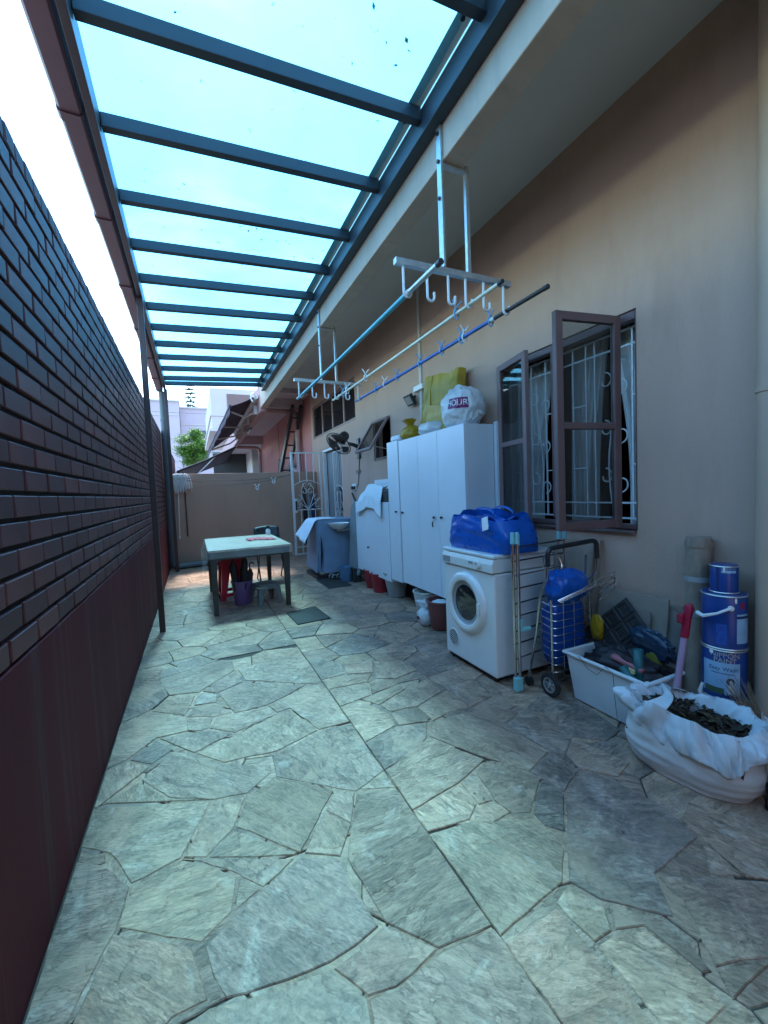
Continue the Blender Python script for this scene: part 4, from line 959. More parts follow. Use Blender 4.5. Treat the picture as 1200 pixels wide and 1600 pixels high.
# ---- blue bag on the dryer
t = thing('blue_bag', 'large bright blue woven plastic carrier bag lying on the dryer', 'bag', (1.98,2.45,DZ))
def bbag(u, v):
    a = 2*pi*u; s = lambda t_, e: math.copysign(abs(t_)**e, t_)
    x, y = s(cos(a), .45)*.19, s(sin(a), .45)*.33; fz = abs(nz3((x*13+2,y*15,v*5)))*.010
    h = .235+.022*sin(y*7+.5)+.010*sin(y*23)+(.02 if x > 0 else -.01)+.05*max(0,-y*2-.2)
    z = h*v; k = 1.0-.10*v+.07*sin(v*pi)
    cr1 = .012*nz3((x*4+1,y*5,z*7))+.008*abs(nz3((x*9,y*11,z*16)))*2-.008-fz
    return (1.985+(x*k)+cr1*(1 if x > 0 else -1)-.02*v, 2.455+y*k+cr1*.8+.02*v, DZ+.002+z+(.012*nz3((y*9,x*9,4)) if v > .6 else 0))
mb = MB(); mb.sheet(bbag, 84, 26, closeu=True); mb.f.append(tuple(range(83,-1,-1))); mb.build('body', 'blue_bag', t, smooth=True)
mb = MB(); mb.sheet(lambda u, v: (1.95+(.12*(v-.5))*2*.95, 2.455+(-.27+.54*u), DZ+.20+.03*nz3((u*5,v*4,7))+.045*sin(u*9+v*3)), 30, 10); mb.build('top_fold', 'blue_bag', t, smooth=True)
for s in (-1,1):
    mb = MB(); mb.sheet(lambda u, v: (1.90+.17*(s > 0)+.018*(v-.5), 2.45+.13*cos(pi*u)*1.0, DZ+.245+.05*sin(pi*u)+.012*v), 18, 3); mb.build('strap', 'blue_bag', t, smooth=True, solid=.002)
mb = MB(); mtag = Matrix.Translation((1.765,2.255,DZ+.205)) @ Matrix.Rotation(radians(-16),4,'X') @ Matrix.Rotation(radians(10),4,'Y'); mb.box(-.001,.001,-.033,.033,-.045,.045); mb.xf(mtag); mb.build('white_label', 'white_tag', t)

# ---- folded drying rack
t = thing('drying_rack', 'folded metal drying rack with teal joints leaning beside the dryer', 'rack', (2.05,2.05,0))
RY = 2.07
for k, (x, y) in enumerate(((1.815,2.05),(1.838,2.035),(1.862,2.055))):
    top = 1.0 if k < 2 else .985; bot = .07 if k < 2 else .40
    mb = MB(); mb.cyl((x,y,bot),(x,y,top), .0095, n=10); mb.build('upright', 'chrome', t, smooth=True)
    mb = MB(); mb.cyl((x,y,top-.055),(x,y,top+.02), .0145, .0125, n=12); mb.build('joint', 'teal_plastic', t, smooth=True, bevel=.003)
mb = MB(); mb.box(1.803,1.853,2.022,2.062,-.003,.085); mb.build('foot', 'teal_plastic', t, bevel=.005)
mb = MB(); mb.box(1.852,1.876,2.035,2.06,.37,.46); mb.bar((1.87,2.045,.385),(1.93,2.03,.395), .022,.022); mb.build('elbow', 'teal_plastic', t, bevel=.004)
for k, (x, y) in enumerate(((2.30,2.13),(2.345,2.12))):
    mb = MB(); mb.cyl((x,y,.02),(x,y,.985), .0095, n=10); mb.build('upright', 'chrome', t, smooth=True)
    mb = MB(); mb.cyl((x,y,.93),(x,y,1.0), .0145, .0125, n=12); mb.build('joint', 'teal_plastic', t, smooth=True)
for k in range(9):
    z = .20+.09*k; mb = MB(); mb.cyl((1.818,2.052+.03*(k % 2)*.5,z),(2.33,2.125,z+.0), .0052, n=6); mb.build('rung', 'dark_metal' if k % 3 else 'chrome', t, smooth=True)

# ---- shopping trolley
t = thing('shopping_trolley', 'folding wire shopping trolley with black handle holding a blue bag', 'trolley', (2.1,1.92,0))
for x in (1.955, 2.295):
    mb = MB(); mb.tube([(x-.02,2.06,.06),(x-.005,2.0,.36),(x,1.965,.62),(x+.025,1.935,.72),(x+.03,1.93,.84)], .0085, 8); mb.build('frame_tube', 'chrome', t, smooth=True)
    mb = MB(); mb.cyl((x+.01,1.885,.075),(x+.012,1.89,.60), .0075, n=8); mb.build('frame_tube', 'chrome', t, smooth=True)
    w = MB(); w.lathe([(.045,-.012),(.058,-.015),(.070,-.010),(.072,0),(.070,.010),(.058,.015),(.045,.012)], (x-.012,1.885,.072), 28, 'x', closed=True); wh = w.build('wheel', 'rubber', t, smooth=True)
    w = MB(); w.lathe([(.040,-.010),(.047,-.013),(.047,.013),(.040,.010)], (x-.012,1.885,.072), 24, 'x', closed=True); w.lathe([(0,-.016),(.012,-.014),(.014,.014),(0,.016)], (x-.012,1.885,.072), 14, 'x')
    for k in range(5):
        a = 2*pi*k/5+.3; w.bar((x-.012,1.885,.072),(x-.012,1.885+.043*cos(a),.072+.043*sin(a)), .010,.012, up=(1,0,0))
    w.build('rim', 'galv', wh, smooth=True)
    mb = MB(); mb.cyl((x-.03,2.06,.03),(x-.005,2.06,.03), .03, n=16); mb.build('castor', 'black_plastic', t, smooth=True)
mb = MB(); mb.cyl((1.93,1.885,.072),(2.30,1.885,.072), .006, n=8); mb.build('axle', 'chrome', t)
hp = [(1.985,1.93,.80),(1.985,1.928,.875)]+arc((2.025,1.926,.875), .04, pi, pi/2, 6, (1,0,0), (0,0,1))+arc((2.285,1.85,.905), .04, pi/2, 0, 6, (1,0,0), (0,0,1))+[(2.325,1.848,.83)]
mb = MB(); mb.tube(hp, .015, 10); mb.build('handle', 'black_plastic', t, smooth=True)
mb = MB(); mb.tube([(2.325,1.848,.84),(2.322,1.85,.76),(2.30,1.88,.70),(2.28,1.92,.66)], .007, 8); mb.build('frame_tube', 'chrome', t, smooth=True)
mb = MB(); mb.tube(arc((2.07,1.97,.80), .075, 0, 2*pi, 24, (1,0,0), (0,.3,1))[:-1], .005, 6, closed=True); mb.build('ring', 'chrome', t, smooth=True)
for k in range(10):
    z = .15+.046*k; P = [(1.96,2.0,z+.02)]+[(1.965,1.90,z),(1.975,1.875,z-.002),(1.99,1.868,z-.002),(2.27,1.862,z-.002),(2.285,1.87,z-.002),(2.293,1.90,z)]+[(2.295,2.0,z+.02)]
    mb = MB(); mb.tube(P, .0024, 6); mb.build('basket_wire', 'chrome', t, smooth=True)
for x in (2.04,2.13,2.22):
    mb = MB(); mb.tube([(x,1.864,.60),(x,1.863,.14),(x,1.90,.12),(x,2.0,.13)], .0024, 6); mb.build('basket_wire', 'chrome', t, smooth=True)
for dx in (0,.04,.085):   # folded-out front flap
    P = [(1.99+dx*.2,1.86,.60-dx*.2),(2.12+dx,1.80,.66),(2.30+dx,1.77,.735-dx*.3),(2.385,1.765,.75-dx),(2.39,1.775,.72-dx),(2.28,1.80,.66-dx)]
    mb = MB(); mb.tube(P, .0033, 6); mb.build('flap_wire', 'chrome', t, smooth=True)
for s in (.15,.45,.75):
    mb = MB(); mb.tube([(2.0+.32*s,1.855-.08*s,.605+.12*s),(2.05+.32*s,1.85-.08*s,.56+.12*s)], .0033, 6); mb.build('flap_wire', 'chrome', t, smooth=True)
tt = thing('trolley_bag', 'crumpled dark blue plastic bag stuffed into the wire trolley', 'bag', (2.13,1.94,.15))
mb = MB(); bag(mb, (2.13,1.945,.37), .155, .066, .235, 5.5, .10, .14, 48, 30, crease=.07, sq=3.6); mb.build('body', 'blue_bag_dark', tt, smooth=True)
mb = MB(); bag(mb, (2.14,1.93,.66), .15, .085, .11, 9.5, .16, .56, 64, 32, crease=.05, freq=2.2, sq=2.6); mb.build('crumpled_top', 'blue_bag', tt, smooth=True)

# ---- storage tub and what it holds
t = thing('storage_tub', 'open white plastic storage tub full of odds and ends by the wall', 'tub', (2.19,1.57,0))
bx0,bx1,by0,by1,bh = 2.02,2.37,1.33,1.83,.295
def ring(x0,x1,y0,y1,z): return [(x0,y0,z),(x1,y0,z),(x1,y1,z),(x0,y1,z)]
mb = MB(); o_ = [ring(bx0+.03,bx1-.03,by0+.03,by1-.03,0.0), ring(bx0,bx1,by0,by1,bh-.02), ring(bx0-.018,bx1+.018,by0-.018,by1+.018,bh-.018), ring(bx0-.018,bx1+.018,by0-.018,by1+.018,bh), ring(bx0+.004,bx1-.004,by0+.004,by1-.004,bh), ring(bx0+.034,bx1-.034,by0+.034,by1-.034,.004)]
vs = [p for r_ in o_ for p in r_]; fs = [(3,2,1,0)]
for j in range(5): fs += [(j*4+i, j*4+(i+1)%4, (j+1)*4+(i+1)%4, (j+1)*4+i) for i in range(4)]
fs.append((20,21,22,23)); mb.add(vs, fs); mb.build('tub', 'bin_white', t, bevel=.007, segs=3)
def board(name, label, c, w, h, th, lean, yaw, tilt, mat, cat, grp=None):
    mb = MB(); mb.box(-th/2,th/2,-w/2,w/2,0,h); mb.xf(Matrix.Translation(c) @ Matrix.Rotation(radians(yaw),4,'Z') @ Matrix.Rotation(radians(lean),4,'Y') @ Matrix.Rotation(radians(tilt),4,'X'))
    return tag(mb.build(name, mat, None, bevel=.002), label, cat, grp)
board('leaning_board', 'pointed grey board leaning on the wall behind the trolley flap', (2.34,1.62,.06), .36, .56, .012, 8, 0, 26, 'board_grey', 'board', 'boards leaning behind the tub')
board('leaning_board', 'widest tan board leaning on the wall behind the tub', (2.325,1.655,.03), .42, .61, .014, 7, 0, 0, 'board_tan', 'board', 'boards leaning behind the tub')
board('leaning_board', 'smaller grey board in front of the wide tan board', (2.30,1.68,.05), .34, .50, .012, 7, 0, -2, 'board_grey', 'board', 'boards leaning behind the tub')
for k, (yy, lab) in enumerate(((1.93,'thin wooden batten leaning left of the boards'),(1.975,'thin wooden batten between the trolley and the drying rack'))):
    mb = MB(); mb.bar((2.32,yy,0),(2.43,yy-.03,.93), .03,.012); tag(mb.build('batten', 'board_tan'), lab, 'batten', 'battens behind the trolley')
# black rubber mat with raised diamonds
t = thing('rubber_mat', 'black rubber mat with raised diamond pattern propped in the white tub', 'mat', (2.22,1.65,.05))
mm = Matrix.Translation((2.215,1.655,.06)) @ Matrix.Rotation(radians(14),4,'Y') @ Matrix.Rotation(radians(43),4,'X')
mb = MB(); mb.box(0,.010,0,.40,0,.40); mb.xf(mm); mb.build('sheet', 'rubber', t, bevel=.002)
for i in range(4):
    for j in range(4):
        c = (.05+.1*i, .05+.1*j); mb = MB(); r0, r1 = .046, .030
        for k in range(4):
            a = [(c[0]+r*sx_, c[1]+r*sy_) for (sx_, sy_) in ((-1,-1),(1,-1),(1,1),(-1,1)) for r in (r0,)]
        P0 = [(-1,-1),(1,-1),(1,1),(-1,1)]
        vv = [(-.001,c[0]+r0*p[0],c[1]+r0*p[1]) for p in P0]+[(-.007,c[0]+(r0-.006)*p[0],c[1]+(r0-.006)*p[1]) for p in P0]+[(-.007,c[0]+(r1)*p[0],c[1]+r1*p[1]) for p in P0]+[(-.001,c[0]+(r1-.005)*p[0],c[1]+(r1-.005)*p[1]) for p in P0]
        mb.add(vv, [(4*q+i2, 4*q+(i2+1)%4, 4*q+4+(i2+1)%4, 4*q+4+i2) for q in range(3) for i2 in range(4)])
        mb.box(-.006,-.001,c[0]-.012,c[0]+.012,c[1]-.012,c[1]+.012); mb.xf(mm); mb.build('raised_diamond', 'rubber', t)
def crumple(name, label, cat, c, rx, ry, rz, seed, mat, amp=.2, crease=.1, zmin=None, rot=0):
    mb = MB(); bag(mb, (0,0,0), rx, ry, rz, seed, amp, None, 36, 22, crease=crease, freq=3)
    mb.xf(Matrix.Translation(c) @ Matrix.Rotation(rot,4,'X')); return tag(mb.build(name, mat, None, smooth=True), label, cat)
crumple('yellow_cloth', 'crumpled yellow plastic sheet behind the black mat in the tub', 'sheet', (2.27,1.81,.40), .025, .045, .08, 2.2, 'yellow_plastic')
crumple('blue_sheet', 'dark blue crumpled plastic sheet over the tub, right of the mat', 'sheet', (2.28,1.47,.40), .05, .13, .075, 4.2, pbr('navy_plastic', (.012,.035,.07), .3, var=.3, bump=.5, bscale=30), rot=radians(20))
crumple('black_bag', 'shapeless black plastic rubbish bag filling the white tub', 'bag', (2.2,1.58,.235), .145, .22, .12, 6.6, 'umbrella_dark', .3, .16)
crumple('olive_bottle', 'olive plastic container half buried behind the teal tubes', 'container', (2.26,1.45,.30), .03, .045, .08, 1.1, pbr('olive', (.12,.12,.015), .4), .05, .02)
def hollow(name, label, cat, a, b, r, mat):
    a, b = V3(a), V3(b); t = thing(name, label, cat, a)
    mb = MB(); mb.cyl(a, b, r, n=20, caps=False); d = (b-a).normalized(); mb.build('tube', mat, t, smooth=True, solid=.006); return t
hollow('teal_tube', 'dark teal rubber tube standing up behind the pink brush', 'tube', (2.12,1.44,.18), (2.135,1.452,.405), .022, 'teal_dark')
hollow('teal_tube', 'shorter dark teal rubber tube leaning in front of the pink brush', 'tube', (2.10,1.40,.17), (2.075,1.50,.305), .022, 'teal_dark')
t = thing('pink_brush', 'pink plastic scrubbing brush lying on top of the tub', 'brush', (2.11,1.5,.32))
mb = MB(); mb.box(-.022,.022,-.085,.085,-.014,.014); mb.xf(Matrix.Translation((2.115,1.50,.315)) @ Matrix.Rotation(radians(12),4,'Z') @ Matrix.Rotation(radians(14),4,'X')); mb.build('handle', 'pink_brush', t, bevel=.010, segs=3)
mb = MB(); mb.bar((2.085,1.44,.292),(2.088,1.49,.296), .014,.02); mb.build('bristles', pbr('bristle', (.6,.55,.25), .7), t)
P = [(2.0,1.72,.30),(1.995,1.66,.25),(2.0,1.60,.235),(2.005,1.55,.30),(1.998,1.50,.28),(1.997,1.49,.15),(2.015,1.49,.03)]
mb = MB(); mb.tube(P, .0016, 5); tag(mb.build('loose_wire', 'wire', None, smooth=True), 'thin dark wire looping over the rim of the white tub', 'wire')

# ---- paper roll, pink pole, paint tins
t = thing('paper_roll', 'tall roll wrapped in scuffed grey paper leaning on the wall', 'roll', (2.37,1.3,0))
def roll(u, v):
    a = 2*pi*u; r = .056*(1+.05*nz3((cos(a)*2,sin(a)*2,v*9))+.05*abs(nz3((cos(a)*3,sin(a)*3,v*26)))); return (2.35+r*cos(a)+.03*v, 1.295+r*sin(a)-.01*v, 1.01*v)
mb = MB(); mb.sheet(roll, 28, 40, closeu=True); mb.f.append(tuple(range(39*28,40*28))); mb.build('wrapper', 'paper_roll', t, smooth=True)
for z in (.96,.60,.78):
    mb = MB(); mb.cyl((2.35+.03*z,1.295-.01*z,z),(2.35+.03*z,1.295-.01*z,z+.028), .0605, n=28, caps=False); mb.build('tape', 'paper_roll' if z > .9 else 'print_grey', t, smooth=True)
t = thing('lilac_pole', 'lilac tube pole with a dark red hand grip standing beside the tins', 'pole', (2.14,1.28,.0))
mb = MB(); mb.tube([(2.135,1.285,.0),(2.17,1.275,.26),(2.215,1.262,.53)], .0155, 12); mb.build('tube', 'pink_pole', t, smooth=True)
mb = MB(); mb.tube([(2.213,1.263,.515),(2.23,1.258,.61),(2.24,1.255,.665),(2.242,1.254,.685)], [.019,.018,.022,.014], 12); mb.build('grip', 'red_plastic', t, smooth=True)
mb = MB(); mb.box(2.195,2.222,1.262,1.292,.585,.635); mb.build('trigger', 'red_plastic', t, bevel=.008, segs=3)

TCX, TCY, TR = 2.325, 1.145, .089
def wrap(vs, ang0, z, r, scale=1., lift=.0008):
    return [(TCX+(r+lift)*cos(ang0+v[0]*scale/r), TCY+(r+lift)*sin(ang0+v[0]*scale/r), z+v[1]*scale) for v in vs]
def patch(parent, name, ang0, z, w, h, r, mat, lift=.0005, rnd=0, n=14):
    vs = []; fs = []
    for j in range(6):
        for i in range(n+1): vs.append((-w/2+w*i/n, -h/2+h*j/5))
    for j in range(5):
        for i in range(n): k = j*(n+1)+i; fs.append((k,k+1,k+n+2,k+n+1))
    mb = MB(); mb.add(wrap(vs, ang0, z, r, 1, lift), fs); return mb.build(name, mat, parent, smooth=True)
def tin(z, h, r, mat, label):
    t = thing('paint_tin', label, 'tin', (TCX,TCY,z), 'stacked paint tins')
    mb = MB(); mb.lathe([(r-.004,.0),(r,.004),(r,h-.004),(r-.003,h)], (TCX,TCY,z), 40); b = mb.build('body', mat, t, smooth=True)
    for zz in (z+.003, z+h-.006):
        mb = MB(); mb.tube(arc((TCX,TCY,zz), r+.001, 0, 2*pi, 40, (1,0,0), (0,1,0))[:-1], .0035, 6, closed=True); mb.build('rim', 'can_rim', t, smooth=True)
    mb = MB(); mb.lathe([(r-.006,h-.002),(r-.014,h-.008),(r-.02,h-.004),(0,h-.004)], (TCX,TCY,z), 36, closed=True); mb.build('lid', 'can_rim', t, smooth=True)
    return t
F = atan2(-TCY, -TCX)       # direction towards the middle of the yard
t1 = tin(0, .247, TR, 'can_white', 'white paint tin at the bottom of the stack behind the soil bag')
patch(t1, 'red_band', F+1.25, .12, .05, .22, TR, 'can_red'); vs, fs = text_mesh('X', .04); mb = MB(); mb.add(wrap(vs, F+.55, .16, TR), fs); mb.build('lettering', 'can_navy', t1)
t2 = tin(.248, .247, TR, 'can_blue', 'blue paint tin with pale wash label, second from the bottom')
patch(t2, 'label', F-.15, .355, .155, .155, TR, 'can_light')
vs, fs = text_mesh('NIPPON', .032); mb = MB(); mb.add(wrap(vs, F+.05, .468, TR, 1, .0008), fs); mb.build('lettering', 'can_text', t2)
vs, fs = text_mesh('PAINT', .032); mb = MB(); mb.add(wrap(vs, F+.05, .443, TR, 1, .0008), fs); mb.build('lettering', 'can_text', t2)
vs, fs = text_mesh('Easy Wash', .026); mb = MB(); mb.add(wrap(vs, F-.02, .402, TR, 1, .0014), fs); mb.build('lettering', 'can_navy', t2)
patch(t2, 'label_line', F-.05, .380, .09, .003, TR, 'can_navy', .0013); patch(t2, 'label_ground', F-.45, .293, .08, .03, TR, 'can_green', .0012)
def blob(parent, name, ang, z, rx, rz, mat, lift):
    vs = [(0,0)]+[(rx*cos(2*pi*k/18), rz*sin(2*pi*k/18)) for k in range(18)]; mb = MB(); mb.add(wrap(vs, ang, z, TR, 1, lift), [(0,1+k,1+(k+1)%18) for k in range(18)]); mb.build(name, mat, parent)
blob(t2, 'printed_hair', F+.28, .345, .016, .017, 'print_dark', .0013); blob(t2, 'printed_face', F+.31, .340, .008, .011, 'can_white', .0018); blob(t2, 'printed_dress', F+.32, .305, .018, .024, 'can_white', .0016)
vs, fs = text_mesh('AWZ', .03); mb = MB(); mb.add(wrap(vs, F+.28, .275, TR, 1, .002), fs); mb.build('lettering', 'can_navy', t2)
t3 = tin(.496, .262, TR, 'can_blue', 'plain blue paint tin with white handle, third from the bottom')
patch(t3, 'label', F+.95, .60, .07, .14, TR, 'can_light'); patch(t3, 'label_line', F+.95, .655, .07, .012, TR, 'can_navy', .0012); patch(t3, 'red_square', F+.85, .71, .022, .03, TR, 'can_red', .0012)
patch(t3, 'label', F-.1, .57, .04, .10, TR, pbr('can_mid', (.015,.08,.36), .4, var=.3, vscale=60))
hd = MB(); A = F+.28; c0 = (TCX+(TR+.004)*cos(A), TCY+(TR+.004)*sin(A), .70)
hd.tube([c0,(TCX+(TR+.028)*cos(A-.5),TCY+(TR+.028)*sin(A-.5),.675),(TCX+(TR+.036)*cos(A-.95),TCY+(TR+.036)*sin(A-.95),.652),(TCX+(TR+.030)*cos(A-1.3),TCY+(TR+.030)*sin(A-1.3),.655)], [.007,.006,.009,.010], 8); hd.build('handle', 'white_tag', t3, smooth=True)
mb = MB(); mb.cyl((TCX+TR*cos(A),TCY+TR*sin(A),.70),(TCX+(TR+.008)*cos(A),TCY+(TR+.008)*sin(A),.70), .012, n=14); mb.build('handle_boss', 'white_tag', t3, smooth=True)
A2 = F-1.05; mb = MB(); mb.tube([(TCX+(TR+.006)*cos(A2),TCY+(TR+.006)*sin(A2),.30),(TCX+(TR+.018)*cos(A2),TCY+(TR+.018)*sin(A2),.26),(TCX+(TR+.01)*cos(A2),TCY+(TR+.01)*sin(A2),.215)], [.006,.010,.006], 8); mb.build('handle', 'white_tag', t2, smooth=True)
blob(t2, 'paint_drip', F-.55, .478, .009, .010, 'white_tag', .002); blob(t3, 'paint_drip', F+.5, .735, .005, .014, 'white_tag', .002)
TR_s = TR; TR4 = .056
t4 = tin(.759, .135, TR4, 'can_blue', 'small blue paint tin on top of the stack'); patch(t4, 'label_line', F+.35, .865, .06, .012, TR4, 'can_light', .001); patch(t4, 'side_seam', F-.45, .825, .012, .125, TR4, 'can_navy', .001)
vs, fs = text_mesh('Easy Wash', .014); mb = MB(); mb.add(wrap(vs, F+.35, .88, TR4), fs); mb.build('lettering', 'can_light', t4)
def blob2(z): pass
mb = MB(); mb.box(-.004,.004,-.004,.004,0,.028); mb.xf(Matrix.Translation((TCX+(TR4)*cos(F),TCY+TR4*sin(F),.862))); mb.build('paint_drip', 'white_tag', t4, bevel=.003)

# ---- white bag of garden litter
t = thing('soil_bag', 'open white plastic bag of leaf litter slumped in front of the paint tins', 'bag', (2.02,1.12,0))
BC = Vector((1.985,1.105,0)); BA = radians(-82)      # long axis direction in plan
bu = Vector((cos(BA), sin(BA), 0)); bv = Vector((-sin(BA), cos(BA), 0))
def P3(a, b, z): return BC+bu*a+bv*b+Vector((0,0,z))
def sbag(u, v):
    a = 2*pi*u; s = lambda t_, e: math.copysign(abs(t_)**e, t_)
    ex, ey = s(cos(a), .8)*.245, s(sin(a), .8)*.162
    z = .235*v; k = .93+.17*sin(min(1, v*2.2)*pi*.5)-.20*max(0, v-.45)**1.2
    cr1 = .012*nz3((ex*9, ey*9, z*12))+.010*nz3((ex*5,ey*5,z*38))*(1-v*.3)
    return P3((ex)*k*(1+cr1*3), ey*k*(1+cr1*3), z+.012*nz3((ex*8,ey*8,1))*v)
mb = MB(); mb.sheet(sbag, 72, 26, closeu=True); mb.f.append(tuple(range(71,-1,-1))); mb.build('full_bottom', 'soil_bag_low', t, smooth=True)
def collar(u, v):  # loose upper film folded outwards over the filling
    a = 2*pi*u; s = lambda t_, e: math.copysign(abs(t_)**e, t_)
    ca, sa = cos(a), sin(a); big = nz3((ca*1.5+4, sa*1.5, 3.3)); med = nz3((ca*3.4, sa*3.4+2, v*1.2))
    da = (a-5.35+pi)%(2*pi)-pi; tip = math.exp(-(da/.42)**2)
    if v < .34:
        k = v/.34; rad = .74+.22*k+.05*big; z = .215+.075*sin(k*pi*.5)
    else:
        k = (v-.34)/.66; rad = .96+.05*big*(1-k)+.17*sin(min(1, k*1.5)*pi*.5)+.05*tip*k; z = .30-(.10+.09*big+.10*tip)*k**1.1
    if tip > .01: a2 = a-da*.55*tip*max(0, v-.4)*1.5
    else: a2 = a
    ca, sa = cos(a2), sin(a2)
    ex, ey = s(ca, .85)*.248*rad, s(sa, .85)*.162*rad
    cb_, sb_ = cos(a), sin(a); rid = (abs(nz3((cb_*2.3+1, sb_*2.3, v*.9)))-.22)*.060+(abs(nz3((cb_*5.2, sb_*5.2+3, v*1.6)))-.22)*.026+(abs(nz3((cb_*11, sb_*11, v*2.5+5)))-.22)*.014
    rip = rid*(.35+.65*v)*(1.4-.5*tip)+.012*med
    return P3(ex+rip*ca+.02*max(0,ca)*v, ey+rip*sa, z+.028*big+.018*med+rid*.5)
mb = MB(); mb.sheet(collar, 220, 34, closeu=True); mb.build('film_collar', 'soil_bag', t, smooth=True, solid=.0012)
# carrier handle loop across the opening
mb = MB(); mb.sheet(lambda u, v: P3(-.10+.03*sin(u*6)+(.018+.03*abs(2*u-1)**2)*(v-.5)*2, -.135+.27*u, .285+.04*sin(u*pi)+.006*sin(v*6+u*9)), 22, 8); mb.build('handle_strap', 'soil_bag', t, smooth=True, solid=.002)
mb = MB()
mb.sheet(lambda u, v: P3((2*u-1)*.225, (2*v-1)*.125, .225+.03*nz3((u*6,v*4,2))-.05*((2*u-1)**4+(2*v-1)**4)), 24, 16)
mb.build('filling', 'leaf_litter', t, smooth=True)
r_ = random.Random(3)
for mat_, cnt in (('leaf_litter', 420), ('leaf_litter_green', 160)):
    mb = MB()
    for k in range(cnt):
        a, b = r_.uniform(-.21,.21), r_.uniform(-.115,.115); c = P3(a, b, .235+.03*nz3((a*12,b*14,2))+r_.uniform(0,.018)); l = r_.uniform(.012,.03); w = l*r_.uniform(.25,.5)
        R = Matrix.Rotation(r_.uniform(0,6.28),3,'Z') @ Matrix.Rotation(r_.uniform(-.8,.8),3,'X') @ Matrix.Rotation(r_.uniform(-.8,.8),3,'Y')
        mb.add([c+R @ Vector(p) for p in ((-l,0,0),(-l*.3,-w,.003),(l*.5,-w*.7,.002),(l,0,-.002),(l*.4,w,.004),(-l*.4,w*.8,.002))], [(0,1,2,3,4,5)])
    o = mb.build('dead_leaves', mat_, t); o['kind'] = 'stuff'
# ---- twig broom and pole at the right edge
t = thing('twig_broom', 'bundle of thin broom twigs tied with white string beside the pipe', 'broom', (2.27,1.0,0))
for k in range(34):
    a = 2*pi*k/34; rr = .012+.016*random.random(); top = Vector((2.235+.05*cos(a)*(.4+random.random())-.03, 1.035+.045*sin(a)*(.5+random.random()), .30+.10*random.random()))
    lo = Vector((2.265+rr*cos(a), .985+rr*sin(a), .215)); bt = Vector((2.295+rr*cos(a)*.8, .94+rr*sin(a)*.8, .0))
    mb = MB(); mb.tube([bt, lo, top], [.003,.0026,.0012], 4); mb.build('twig', 'twig', t)
for z_, dx in ((.205,0),(.225,.003)):
    mb = MB(); mb.tube(arc((2.266-dx,.983,z_), .034, 0, 2*pi, 18, (1,0,0), (0,1,.25))[:-1], .005, 6, closed=True); mb.build('string', 'string_white', t, smooth=True)
mb = MB(); mb.tube([(2.245,.955,.21),(2.235,.945,.25),(2.23,.95,.27),(2.24,.955,.22),(2.25,.93,.18),(2.26,.90,.16)], .004, 6); mb.build('string', 'string_white', t, smooth=True)
t = thing('grey_pole', 'grey pole with a black foot standing at the lower right edge', 'pole', (2.0,.825,0))
mb = MB(); mb.cyl((2.005,.822,.09),(2.07,.83,.62), .013, n=12); mb.build('tube', 'bucket_grey', t, smooth=True)
mb = MB(); mb.cyl((1.995,.822,-.002),(2.006,.822,.10), .019, .017, n=14); mb.build('foot', 'black_plastic', t, smooth=True, bevel=.003)
# ================================================================ UNDER THE CABINETS
def bucket(name, label, cat, c, r0, r1, h, mat, rim=.006, group=None, handle=False, dark=None):
    t = thing(name, label, cat, (c[0],c[1],0), group)
    mb = MB(); mb.lathe([(r0*.96,0),(r0,.006),(r1,h),(r1+rim,h+.002),(r1+rim,h-.014),(r1+.0005,h-.016)][:2]+[(r1,h-.016),(r1+rim,h-.016),(r1+rim,h),(r1-.004,h),(r0-.006,.012),(0,.012)], (c[0],c[1],0), 32); mb.build('body', mat, t, smooth=True)
    if dark:
        mb = MB(); mb.lathe([(r0+.003,.0),(r0+.003+(r1-r0)*.18,h*.18)], (c[0],c[1],.001), 32, closed=True); mb.build('base_band', dark, t, smooth=True)
    if handle:
        mb = MB(); mb.tube(arc((c[0],c[1],h-.02), r1+rim, 0.2, pi-.2, 16, (cos(handle),sin(handle),0), (-sin(handle)*.35,cos(handle)*.35,-.9)), .003, 6); mb.build('handle', 'chrome', t, smooth=True)
    return t
bucket('bucket', 'dark red bucket under the low cabinet, next to the grey one', 'bucket', (2.15,4.93), .095, .125, .25, 'bucket_red')
bucket('bucket', 'second red bucket half hidden behind the first, under the low cabinet', 'bucket', (2.17,5.22), .095, .125, .25, 'bucket_red')
bucket('bucket', 'tapered grey bin standing under the narrow cabinet', 'bucket', (2.24,4.62), .115, .165, .30, 'bucket_grey')
bucket('bucket', 'off-white bucket with dark base under the tall cabinet', 'bucket', (2.13,3.72), .09, .13, .265, 'bucket_white', dark='umbrella_dark')
bucket('bucket', 'blue bucket beside the ironing board', 'bucket', (1.98,5.80), .08, .10, .22, 'bucket_blue')
t = bucket('flower_pot', 'brown plastic flower pot between the tall cabinet and the dryer', 'pot', (2.065,3.315), .105, .138, .272, 'pot_brown', rim=.014)
mb = MB(); bag(mb, (2.065,3.315,.225), .095, .095, .04, 31., .2, .18, 30, 16, crease=.1); mb.build('plastic_filling', 'white_plastic_bag', t, smooth=True)
t = thing('knotted_bag', 'small knotted white plastic bag on the floor beside the brown pot', 'bag', (1.97,3.47,0))
mb = MB(); bag(mb, (1.965,3.475,.075), .065, .085, .085, 17., .12, .001, 36, 20, crease=.07); mb.build('body', 'white_plastic_bag', t, smooth=True)
mb = MB(); mb.sheet(lambda u, v: (1.975+(.02+.04*v*v)*cos(u*2*pi)*(1+.3*sin(u*20)), 3.50+(.025+.05*v*v)*sin(u*2*pi)*(1+.3*cos(u*16)), .135+.09*v), 26, 7, closeu=True); mb.build('knot', 'white_plastic_bag', t, smooth=True)
blobm = pbr('print_maroon', (.2,.02,.05), .5)
